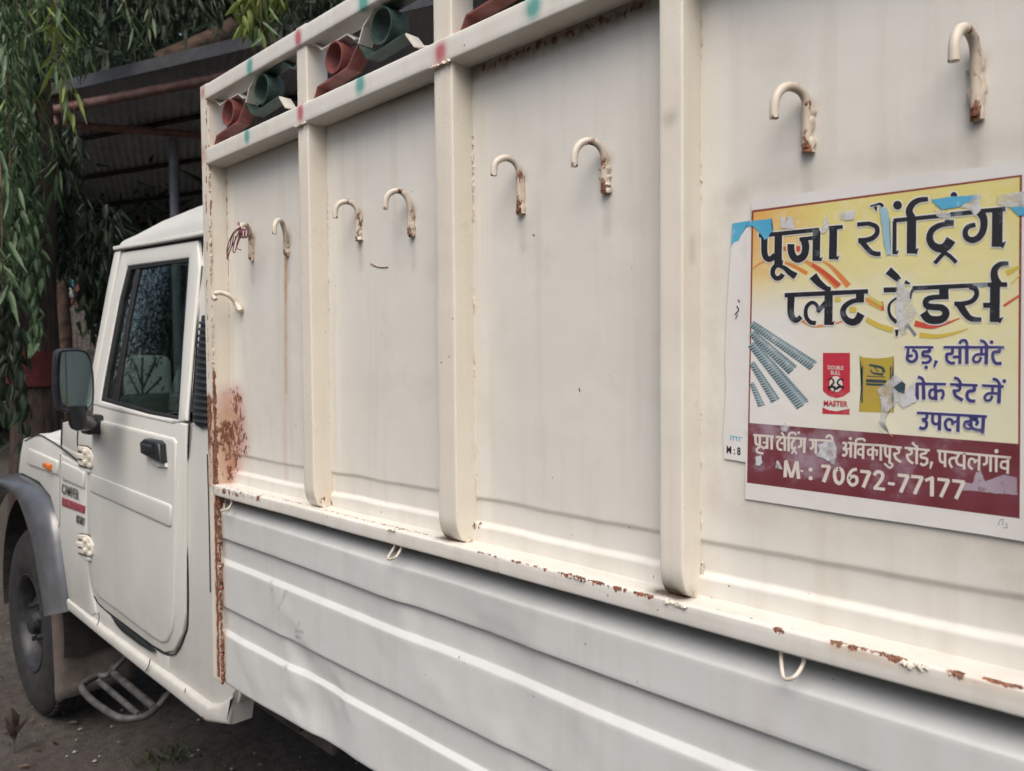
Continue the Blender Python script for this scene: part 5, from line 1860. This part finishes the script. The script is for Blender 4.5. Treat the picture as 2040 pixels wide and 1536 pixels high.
gx = np.concatenate([[-150, -60, -25, -14], np.linspace(-9, 3, 121), [6, 12, 30, 80, 150]])
gyv = np.concatenate([[-150, -60, -25, -8], np.linspace(-3, 4, 71), [6, 10, 18, 40, 90, 150]])
for y in gyv:
    for x in gx:
        z = 0.0
        if -9.5 < x < 3.5 and -3.5 < y < 4.5:
            z = 0.022 * mnoise.noise(Vector((x * 1.3, y * 1.3, 0))) + 0.008 * mnoise.noise(Vector((x * 5, y * 5, 2)))
        V.append((x, y, z + GZ - 0.003))
nx = len(gx)
for j in range(len(gyv) - 1):
    for i in range(nx - 1):
        F.append((j * nx + i, j * nx + i + 1, (j + 1) * nx + i + 1, (j + 1) * nx + i))
ground = mesh_obj('ground', V, F, M['earth'], None, 60)
tag(ground, 'bare trodden brown earth under the truck', None, None, 'structure')


def leaf_shape(L=1.0, W=0.2, droop=0.15, fold=0.05, seg=5, wavy=0.0):
    """leaf along -Z from origin, V/F"""
    V, F = [], []
    for i in range(seg + 1):
        t = i / seg
        w = W * math.sin(math.pi * min(1.0, 0.08 + t * 0.92) ** 0.8) * (1 - 0.25 * t) * 0.5
        if i == seg:
            w = 0.0
        y = droop * t * t
        z = -L * t
        f = fold * w / (W + 1e-9)
        wv = wavy * math.sin(t * 14)
        V += [(-w, y + f + wv, z), (0, y - f, z), (w, y + f - wv, z)]
    for i in range(seg):
        a = 3 * i
        F += [(a, a + 1, a + 4, a + 3), (a + 1, a + 2, a + 5, a + 4)]
    return V, F


def leaves_obj(name, pts, dirs, sizes, mat, W=0.2, seg=2, parent=None, rolls=None):
    """many leaves joined: numpy instancing of a small leaf"""
    lv, lf = leaf_shape(1.0, W, 0.12, 0.3, seg)
    lv = np.array(lv)
    n = len(pts)
    d = dirs / (np.linalg.norm(dirs, axis=1)[:, None] + 1e-9)
    ref = RNG.normal(size=(n, 3))
    a = np.cross(d, ref)
    a /= (np.linalg.norm(a, axis=1)[:, None] + 1e-9)
    b = np.cross(d, a)
    VV = pts[:, None, :] + sizes[:, None, None] * (lv[None, :, 0, None] * a[:, None, :] + lv[None, :, 1, None] * b[:, None, :] - lv[None, :, 2, None] * d[:, None, :])
    VV = VV.reshape(-1, 3)
    k = len(lv)
    lf = np.array(lf)
    FF = (lf[None, :, :] + (np.arange(n) * k)[:, None, None]).reshape(-1, 4)
    me = bpy.data.meshes.new(name)
    me.vertices.add(len(VV))
    me.vertices.foreach_set('co', VV.astype(np.float32).ravel())
    me.loops.add(FF.size)
    me.loops.foreach_set('vertex_index', FF.astype(np.int32).ravel())
    me.polygons.add(len(FF))
    me.polygons.foreach_set('loop_start', np.arange(0, FF.size, 4, dtype=np.int32))
    me.polygons.foreach_set('loop_total', np.full(len(FF), 4, dtype=np.int32))
    me.update(calc_edges=True)
    me.materials.append(mat)
    o = bpy.data.objects.new(name, me)
    col.objects.link(o)
    if parent is not None:
        o.parent = parent
    return o


# fallen leaves, pebbles, grass under and beside the truck
n = 420
pts = np.stack([RNG.uniform(-8, -0.8, n), RNG.uniform(-1.2, 3.0, n), RNG.uniform(0.004, 0.016, n) + GZ], 1)
dr = np.stack([RNG.normal(size=n), RNG.normal(size=n), RNG.normal(size=n) * 0.15], 1)
o = leaves_obj('fallen_leaves', pts, dr, RNG.uniform(0.015, 0.05, n), M['dryleaf'], 0.4, 2)
tag(o, 'dry brown leaves scattered over the earth', 'fallen leaves', None, 'stuff')
V, F = [], []
for k in range(900):
    c = np.array([random.uniform(-5.5, -0.8), random.uniform(-1.2, 2.5), GZ])
    r = random.uniform(0.003, 0.012)
    b_i = len(V)
    for dx, dy, dz in ((1, 0, 0), (0, 1, 0), (-1, 0, 0), (0, -1, 0), (0, 0, 1), (0, 0, -1)):
        V.append(tuple(c + np.array([dx, dy, dz * 0.7]) * r * random.uniform(0.7, 1.3)))
    for a_, b_, c_ in ((0, 1, 4), (1, 2, 4), (2, 3, 4), (3, 0, 4), (1, 0, 5), (2, 1, 5), (3, 2, 5), (0, 3, 5)):
        F.append((b_i + a_, b_i + b_, b_i + c_))
o = mesh_obj('pebbles', V, F, simple_mat('pebble_stone', (0.12, 0.11, 0.10), (0.3, 0.28, 0.26), 40, 0.9))
tag(o, 'small loose pebbles on the earth', 'pebbles', None, 'stuff')
pts, dr, sz = [], [], []
for (x, y, nb, sp) in ((320, 1515, 60, 0.05), (355, 1505, 40, 0.05), (430, 1525, 14, 0.06), (10, 1400, 20, 0.3)):
    c = PZ(x, y, GZ)
    for k in range(nb):
        pts.append((c[0] + random.gauss(0, sp), c[1] + random.gauss(0, sp), GZ))
        dr.append((random.gauss(0, 0.6), random.gauss(0, 0.6), 1.0))
        sz.append(random.uniform(0.012, 0.035))
o = leaves_obj('grass', np.array(pts), np.array(dr), np.array(sz), M['grass'], 0.12, 2)
tag(o, 'sparse short grass tufts on the earth', 'grass', None, 'stuff')

# seedling in the lower left corner
pl = empty('seedling')
tag(pl, 'small reddish leafed seedling on the ground at the lower left corner', 'plant')
c = PZ(28, 1500, GZ)
tube('stem', [tuple(c), tuple(c + np.array([0, 0, 0.07])), tuple(c + np.array([0.01, 0, 0.12]))], 0.003, M['redleaf'], pl, 6)
for k in range(9):
    an = 2 * math.pi * k / 9 * 1.9
    L = random.uniform(0.06, 0.11)
    lv, lf = leaf_shape(L, L * 0.5, 0.01, 0.02, 5)
    me = bpy.data.meshes.new('leaf')
    me.from_pydata(lv, [], lf)
    me.materials.append(M['redleaf'])
    o = bpy.data.objects.new('leaf', me)
    col.objects.link(o)
    o.parent = pl
    o.location = tuple(c + np.array([0.005, 0, 0.05 + 0.008 * k]))
    o.rotation_euler = (math.radians(150 + random.uniform(-35, 20)), 0, an)

# ================================================================== TREES, SHED, BACKGROUND
leaf_meshes = []
for k in range(5):
    lv, lf = leaf_shape(1.0, random.uniform(0.11, 0.17), random.uniform(-0.1, 0.25), 0.05, 7, 0.012)
    for mt in ('leaf', 'leafy'):
        me = bpy.data.meshes.new('leaf')
        me.from_pydata(lv, [], lf)
        for p in me.polygons:
            p.use_smooth = True
        me.materials.append(M[mt])
        leaf_meshes.append((mt, me))
LM = {mt: [me for a, me in leaf_meshes if a == mt] for mt in ('leaf', 'leafy')}

tree = empty('weeping_tree')
tag(tree, 'tree with long drooping narrow leaves hanging at the upper left, beside the shed roof', 'tree')
# trunk behind the mirror, broad and dark, with a red painted band
tb = PD(70, 1000, 6.6)
tt = PD(60, 60, 6.6)


def trunk_path(x0, y0, x1, y1, d, n=14, wob=0.05):
    out_ = []
    for k in range(n + 1):
        t = k / n
        p = PD(x0 + (x1 - x0) * t, y0 + (y1 - y0) * t, d)
        out_.append((p[0] + wob * mnoise.noise(Vector((t * 3, x0, 0))), p[1] + wob * mnoise.noise(Vector((t * 3, x0, 5))), p[2]))
    return out_


pth = trunk_path(70, 1060, 55, -250, 6.6)
pth[0] = (pth[0][0], pth[0][1], GZ - 0.03)
tube('trunk', pth, [0.22 - 0.006 * k for k in range(15)], M['bark'], tree, 16, 0.05)
bp = [PD(70, 700 + 14 * k, 6.6) for k in range(6)]
tube('painted_band', [tuple(p) for p in bp], 0.213, M['redband'], tree, 20, 0.02)
nleaf = 0
branch_specs = []   # (px top x,y, px bottom x,y, depth)
for (x0, y0, x1, y1, d, yl) in ((30, -60, 25, 330, 4.4, 0.1), (60, -60, 75, 260, 4.6, 0.15), (110, -60, 150, 230, 4.3, 0.75), (140, -50, 175, 120, 4.8, 0.2), (95, -80, 105, 150, 4.1, 0.5),
                                (10, 120, 15, 480, 4.2, 0.1), (45, 200, 40, 560, 4.6, 0.0), (105, 250, 108, 400, 4.9, 0.0), (0, 300, 5, 640, 4.0, 0.05), (50, 350, 55, 520, 5.2, 0.0),
                                (530, -90, 520, 120, 5.2, 0.15), (255, -60, 262, 60, 5.4, 0.0), (300, -70, 290, 100, 5.6, 0.0)):
    branch_specs.append((x0, y0, x1, y1, d, yl))
for bi, (x0, y0, x1, y1, d, yl) in enumerate(branch_specs):
    top, bot = PD(x0, y0, d), PD(x1, y1, d)
    mid = (top + bot) / 2 + RNG.normal(size=3) * 0.05
    path = spline([top, mid, bot], 8)
    br_ = tube('branch', [tuple(p) for p in path], [0.006 - 0.0003 * k for k in range(len(path))], M['limb'], tree, 6)
    nl = 25 if bi < 10 else 16
    for k in range(nl):
        if nleaf >= 298:
            break
        t = (k + 0.5) / nl
        p = path[min(len(path) - 1, int(t * (len(path) - 1)))]
        mt = 'leafy' if random.random() < yl else 'leaf'
        o = bpy.data.objects.new('leaf', random.choice(LM[mt]))
        col.objects.link(o)
        o.parent = br_
        L = random.uniform(0.14, 0.22)
        an = random.uniform(0, 2 * math.pi)
        til = math.radians(random.uniform(8, 48))
        o.matrix_world = (Matrix.Translation(Vector(tuple(p + RNG.normal(size=3) * 0.02))) @ Matrix.Rotation(an, 4, 'Z') @ Matrix.Rotation(til, 4, 'X')
                          @ Matrix.Rotation(random.uniform(-0.6, 0.6), 4, 'Z') @ Matrix.Scale(L, 4))
        nleaf += 1


def strands(n, xr, yr, dr_, len_px, mat, name, parent, per=22, size=(0.12, 0.2), W=0.2):
    P, D, Sz = [], [], []
    for _ in range(n):
        x, y = random.uniform(*xr), random.uniform(*yr)
        d = random.uniform(*dr_)
        L = random.uniform(*len_px)
        top = PD(x, y, d)
        hgt = L / FPX * d
        for k in range(per):
            t = (k + random.random()) / per
            P.append(top + np.array([random.gauss(0, 0.03), random.gauss(0, 0.03), -hgt * t]))
            an = random.uniform(0, 2 * math.pi)
            s_ = random.uniform(0.1, 0.75)
            D.append((math.cos(an) * s_, math.sin(an) * s_, -1.0))
            Sz.append(random.uniform(*size))
    o = leaves_obj(name, np.array(P), np.array(D), np.array(Sz), M[mat], W, 3, parent)
    o['kind'] = 'stuff'
    return o


strands(70, (-70, 75), (-120, 430), (4.3, 6.0), (120, 300), 'leaf', 'foliage', tree, 38, (0.06, 0.125), 0.10)
strands(26, (80, 175), (-170, -60), (4.3, 5.6), (110, 230), 'leaf', 'foliage', tree, 38, (0.06, 0.125), 0.10)
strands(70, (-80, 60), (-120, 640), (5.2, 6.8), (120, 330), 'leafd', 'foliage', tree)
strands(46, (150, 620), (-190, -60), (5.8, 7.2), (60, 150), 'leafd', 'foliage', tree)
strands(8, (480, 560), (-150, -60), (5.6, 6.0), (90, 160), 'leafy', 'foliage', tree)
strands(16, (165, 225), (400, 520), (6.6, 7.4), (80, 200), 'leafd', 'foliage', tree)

# second, slimmer trunks seen beyond, and a crooked limb above the shed
t2 = empty('brown_trunk_tree')
tag(t2, 'slim reddish brown tree trunk standing behind the door mirror', 'tree')
pth = trunk_path(128, 980, 112, 380, 8.2)
pth[0] = (pth[0][0], pth[0][1], GZ - 0.03)
tube('trunk', pth, 0.10, M['limb'], t2, 12, 0.06)
strands(30, (80, 165), (230, 380), (6.9, 7.9), (110, 230), 'leafd', 'foliage', t2, 22, (0.12, 0.2), 0.14)
o = strands(70, (60, 240), (-300, -40), (7.6, 9.0), (60, 170), 'leafd', 'crown', t2)
t3 = empty('crooked_tree')
tag(t3, 'tree with a crooked brown limb rising behind the shed roof', 'tree')
lp = [PD(700, 980, 10.5), PD(690, 600, 10.5), PD(670, 300, 10.4), PD(640, 60, 10.2), PD(560, 20, 10.0), PD(480, 52, 9.8), PD(400, 92, 9.6), PD(315, 128, 9.4)]
lp[0][2] = -0.15
tube('trunk', [tuple(p) for p in spline(lp, 5)], [0.17] * 15 + [0.15] * 10 + [0.13] * 11, M['limb'], t3, 12, 0.06)
o = strands(150, (150, 900), (-260, 30), (9.2, 11.5), (60, 170), 'leafd', 'crown', t3, 26, (0.14, 0.26), 0.3)

# shed with rusty pipe frame
shed = empty('tin_roof_shed')
tag(shed, 'open shed with grey corrugated tin roof on rusty pipe frame behind the cab', 'shed')
A = PD(68, 182, 9.0)
B = PD(1010, -40, 6.4)
zA = A[2]
B = np.array([B[0], B[1], zA])
ex = (B - A)
Lx = np.linalg.norm(ex)
ex /= Lx
Dp = PD(188, 478, 16.0)
ey = Dp - A
depth = float(np.linalg.norm(ey))
ey /= depth


def roof_pt(u, v, dz=0.0):
    p = A + ex * u + ey * v
    return np.array([p[0], p[1], p[2] + dz])


ns = 12
for k in range(ns):
    u0, u1 = Lx * k / ns - 0.02, Lx * (k + 1) / ns + 0.02
    V, F = [], []
    nu = 30
    for j in range(7):
        v = depth * j / 6
        for i in range(nu + 1):
            uu = u0 + (u1 - u0) * i / nu
            V.append(tuple(roof_pt(uu, v, 0.014 * math.sin(uu * 2 * math.pi / 0.075 * 0.5) + 0.003 * (k % 2))))
    for j in range(6):
        for i in range(nu):
            F.append((j * (nu + 1) + i, j * (nu + 1) + i + 1, (j + 1) * (nu + 1) + i + 1, (j + 1) * (nu + 1) + i))
    o = mesh_obj('roof_sheet', V, F, M['sheet'], shed, 60)
# fascia
V = [tuple(roof_pt(-0.02, -0.03, 0.03)), tuple(roof_pt(Lx, -0.03, 0.03)), tuple(roof_pt(Lx, -0.03, -0.10)), tuple(roof_pt(-0.02, -0.03, -0.10))]
fa = mesh_obj('fascia', V, [(0, 1, 2, 3)], simple_mat('dark_grey_fascia', (0.035, 0.038, 0.042), (0.07, 0.074, 0.08), 6, 0.7), shed)
fa.modifiers.new('t', 'SOLIDIFY').thickness = 0.01
tube('frame_pipe', [tuple(PD(92, 222, 9.05)), tuple(PD(420, 158, 8.05)), tuple(PD(700, 95, 7.2))], 0.055, M['pipe'], shed, 10)
pe = PD(398, 269, 9.9)
tube('frame_pipe', [tuple(PD(104, 246, 9.1)), tuple(pe), tuple(pe + (pe - PD(104, 246, 9.1)) * 0.8)], 0.048, M['pipe'], shed, 10)
tube('frame_pipe', [tuple(PD(110, 250, 9.05)), tuple(PD(108, 205, 9.05))], 0.06, M['pipe'], shed, 10)
tube('bracket', [tuple(PD(92, 222, 9.0)), tuple(PD(98, 198, 9.0)), tuple(PD(140, 192, 9.0)), tuple(PD(150, 206, 9.0))], 0.03, M['pipe'], shed, 8)
for q in range(1, 5):
    a_ = roof_pt(0.1, depth * q / 4.6, -0.05)
    b_ = roof_pt(Lx, depth * q / 4.6, -0.05)
    tube('purlin', [tuple(a_), tuple(b_)], 0.035, M['darkmetal'], shed, 6)
pp_ = PD(345, 276, 9.7)
tube('shed_post', [tuple(pp_), (pp_[0], pp_[1], -0.02)], 0.058, M['ashpost'], shed, 12)
for u in (3.2,):
    q = roof_pt(u, depth - 0.1, -0.05)
    tube('shed_post', [tuple(q), (q[0], q[1], -0.02)], 0.05, M['darkmetal'], shed, 8)
# back wall of the shed, coloured near-black for the shade inside
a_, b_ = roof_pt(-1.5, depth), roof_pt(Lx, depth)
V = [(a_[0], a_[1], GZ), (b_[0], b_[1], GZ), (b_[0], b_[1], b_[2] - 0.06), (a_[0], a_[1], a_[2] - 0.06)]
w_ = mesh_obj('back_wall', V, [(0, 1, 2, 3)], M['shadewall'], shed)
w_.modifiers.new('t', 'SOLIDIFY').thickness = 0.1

# dense wood behind everything: one dark mass
def mass(name, n, xr, yr, zr, size, mat, W=0.5):
    pts = np.stack([RNG.uniform(*xr, n), RNG.uniform(*yr, n), RNG.uniform(*zr, n)], 1)
    dr = RNG.normal(size=(n, 3))
    return leaves_obj(name, pts, dr, RNG.uniform(size[0], size[1], n), M[mat], W, 1)


V = []
pts_all = []
for k in range(62):
    # clumps along an arc from the front-left round to behind the cargo body
    ang = math.radians(random.uniform(92, 178))
    rad = random.uniform(15, 20)
    c = np.array([math.cos(ang) * rad, math.sin(ang) * rad, random.uniform(0.5, 9)])
    pts_all.append(c + RNG.normal(size=(1300, 3)) * np.array([1.9, 1.9, 2.0]))
pts = np.concatenate(pts_all)
pts = pts[pts[:, 2] > 0.05]
na = 30000
an_ = RNG.uniform(math.radians(88), math.radians(182), na)
ra_ = RNG.uniform(20, 23, na)
far_ = np.stack([np.cos(an_) * ra_, np.sin(an_) * ra_, RNG.uniform(0, 13, na)], 1)
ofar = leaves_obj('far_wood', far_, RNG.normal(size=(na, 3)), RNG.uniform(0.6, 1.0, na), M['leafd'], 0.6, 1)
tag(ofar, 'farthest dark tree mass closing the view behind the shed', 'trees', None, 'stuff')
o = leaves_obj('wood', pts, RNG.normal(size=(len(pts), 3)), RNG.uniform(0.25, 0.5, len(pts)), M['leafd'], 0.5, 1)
tag(o, 'dark mass of trees standing behind the shed', 'trees', None, 'stuff')
# overhead canopy of the same trees, shading shed and ground beyond the truck
n = 20000
pts = np.stack([RNG.uniform(-14, 3.0, n), RNG.uniform(2.6, 15, n), RNG.uniform(5.2, 7.8, n)], 1)
keep = np.array([mnoise.noise(Vector((p[0] * 0.8, p[1] * 0.8, p[2]))) > -0.42 for p in pts])
pts = pts[keep]
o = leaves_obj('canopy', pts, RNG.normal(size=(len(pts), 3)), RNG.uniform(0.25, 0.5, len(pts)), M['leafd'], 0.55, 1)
tag(o, 'leafy canopy overhead joining the trees behind the truck', 'foliage', None, 'stuff')
# unseen trees across the road, added for door-glass reflections and to block horizon light
pts_all = []
for k in range(34):
    c = np.array([random.uniform(-28, 14), random.uniform(-14, -10), random.uniform(1, 5.0)])
    pts_all.append(c + RNG.normal(size=(1100, 3)) * np.array([1.8, 1.2, 1.5]))
for k in range(30):
    c = np.array([random.uniform(-27, -15), random.uniform(-13, -3), random.uniform(1, 9.0)])
    pts_all.append(c + RNG.normal(size=(1100, 3)) * np.array([1.4, 1.4, 1.5]))
pts = np.concatenate(pts_all)
pts = pts[pts[:, 2] > 0.05]
o = leaves_obj('unseen_roadside_trees', pts, RNG.normal(size=(len(pts), 3)), RNG.uniform(0.2, 0.45, len(pts)), M['leafd'], 0.5, 1)
tag(o, 'unseen row of trees added across the road, mirrored in the door glass and cutting horizon light', 'trees', None, 'stuff')

# glimpses beyond: blue board, pink wall, plank fence
bb = empty('blue_board')
tag(bb, 'small bright blue and white board glimpsed far behind the mirror', 'board')


def quad(name, x0, y0, x1, y1, d, mat, parent, th=0.05):
    a, b_, c_, d_ = PD(x0, y1, d), PD(x1, y1, d), PD(x1, y0, d), PD(x0, y0, d)
    o = mesh_obj(name, [a, b_, c_, d_], [(0, 1, 2, 3)], M[mat], parent)
    mo = o.modifiers.new('t', 'SOLIDIFY')
    mo.thickness = th
    return o


quad('board_panel', 124, 540, 146, 572, 13.0, 'skyblue', bb)
quad('board_lower_panel', 124, 573, 146, 592, 13.0, 'whitewash', bb)
bp_ = PD(135, 592, 13.03)
tube('board_post', [tuple(bp_), (bp_[0], bp_[1], -0.02)], 0.04, M['darkmetal'], bb, 8)
pw = quad('pink_wall', 140, 560, 186, 604, 14.5, 'pinkwall', None, 0.15)
for v in pw.data.vertices[:2]:
    v.co.z = -0.02
tag(pw, 'patch of faded pink wall glimpsed between the trunks', 'wall')
pf = empty('plank_fence')
tag(pf, 'grey weathered plank fence glimpsed between the tree trunks', 'fence')
for k in range(7):
    x = 134 + k * 9
    a, b_ = PD(x, 612 + random.uniform(-3, 4), 12.0), PD(x + 8.2, 612, 12.0)
    V = [(a[0], a[1], GZ), (b_[0], b_[1], GZ), (b_[0], b_[1], a[2]), (a[0], a[1], a[2])]
    o = mesh_obj('plank', V, [(0, 1, 2, 3)], M['plank'], pf)
    o.modifiers.new('t', 'SOLIDIFY').thickness = 0.025
for y in (640, 700):
    a, b_ = PD(134, y, 12.03), PD(197, y, 12.03)
    tube('rail', [tuple(a), tuple(b_)], 0.03, M['plank'], pf, 6)

tk = empty('pale_patch_form')  # white form added to make the pale patch in the door glass
tag(tk, 'white rounded form added ahead of the cab to give the pale patch in the door window', 'stand-in')
c = PD(294, 742, 8.0)
V, F = lathe_data = ([], [])
rr = 43 / FPX * 8.0
ztop = PD(294, 708, 8.0)[2]
prof_ = [(rr, GZ), (rr, ztop - 0.14), (rr * 0.97, ztop - 0.07), (rr * 0.85, ztop - 0.02), (rr * 0.5, ztop), (0.001, ztop)]
for k in range(32):
    t = 2 * math.pi * k / 32
    for r, z in prof_:
        V.append((c[0] + r * math.cos(t), c[1] + r * math.sin(t), z))
n_ = len(prof_)
for k in range(32):
    k2 = (k + 1) % 32
    for j in range(n_ - 1):
        F.append((k * n_ + j, k * n_ + j + 1, k2 * n_ + j + 1, k2 * n_ + j))
mesh_obj('pale_patch_body', V, F, M['whitewash'], tk, 40)
bush = empty('leggy_shrub')
tag(bush, 'thin dark twigs of a shrub in front of the added white form beyond the cab', 'shrub')
for pts_ in ([(284, 800), (283, 760), (284, 712)], [(283, 770), (272, 735), (262, 715)], [(284, 775), (300, 740), (312, 712)], [(290, 785), (310, 765), (322, 752)], [(280, 790), (266, 765), (256, 745)]):
    pp2 = [PD(x, y, 6.8) for x, y in pts_]
    if pts_[0][1] == 800:
        pp2 = [np.array([pp2[0][0], pp2[0][1], GZ])] + pp2
    tube('twig', [tuple(p) for p in spline(pp2, 4)], 0.010, M['bark'], bush, 6)
P_l, D_l, S_l = [], [], []
for k in range(60):
    x, y = random.choice([(312, 712), (306, 728), (300, 742), (316, 760), (260, 715), (264, 730), (258, 748)])
    P_l.append(PD(x + random.gauss(0, 4), y + random.gauss(0, 7), 6.8))
    D_l.append(RNG.normal(size=3))
    S_l.append(random.uniform(0.03, 0.06))
o = leaves_obj('foliage', np.array(P_l), np.array(D_l), np.array(S_l), M['leafd'], 0.35, 2, bush)
o['kind'] = 'stuff'
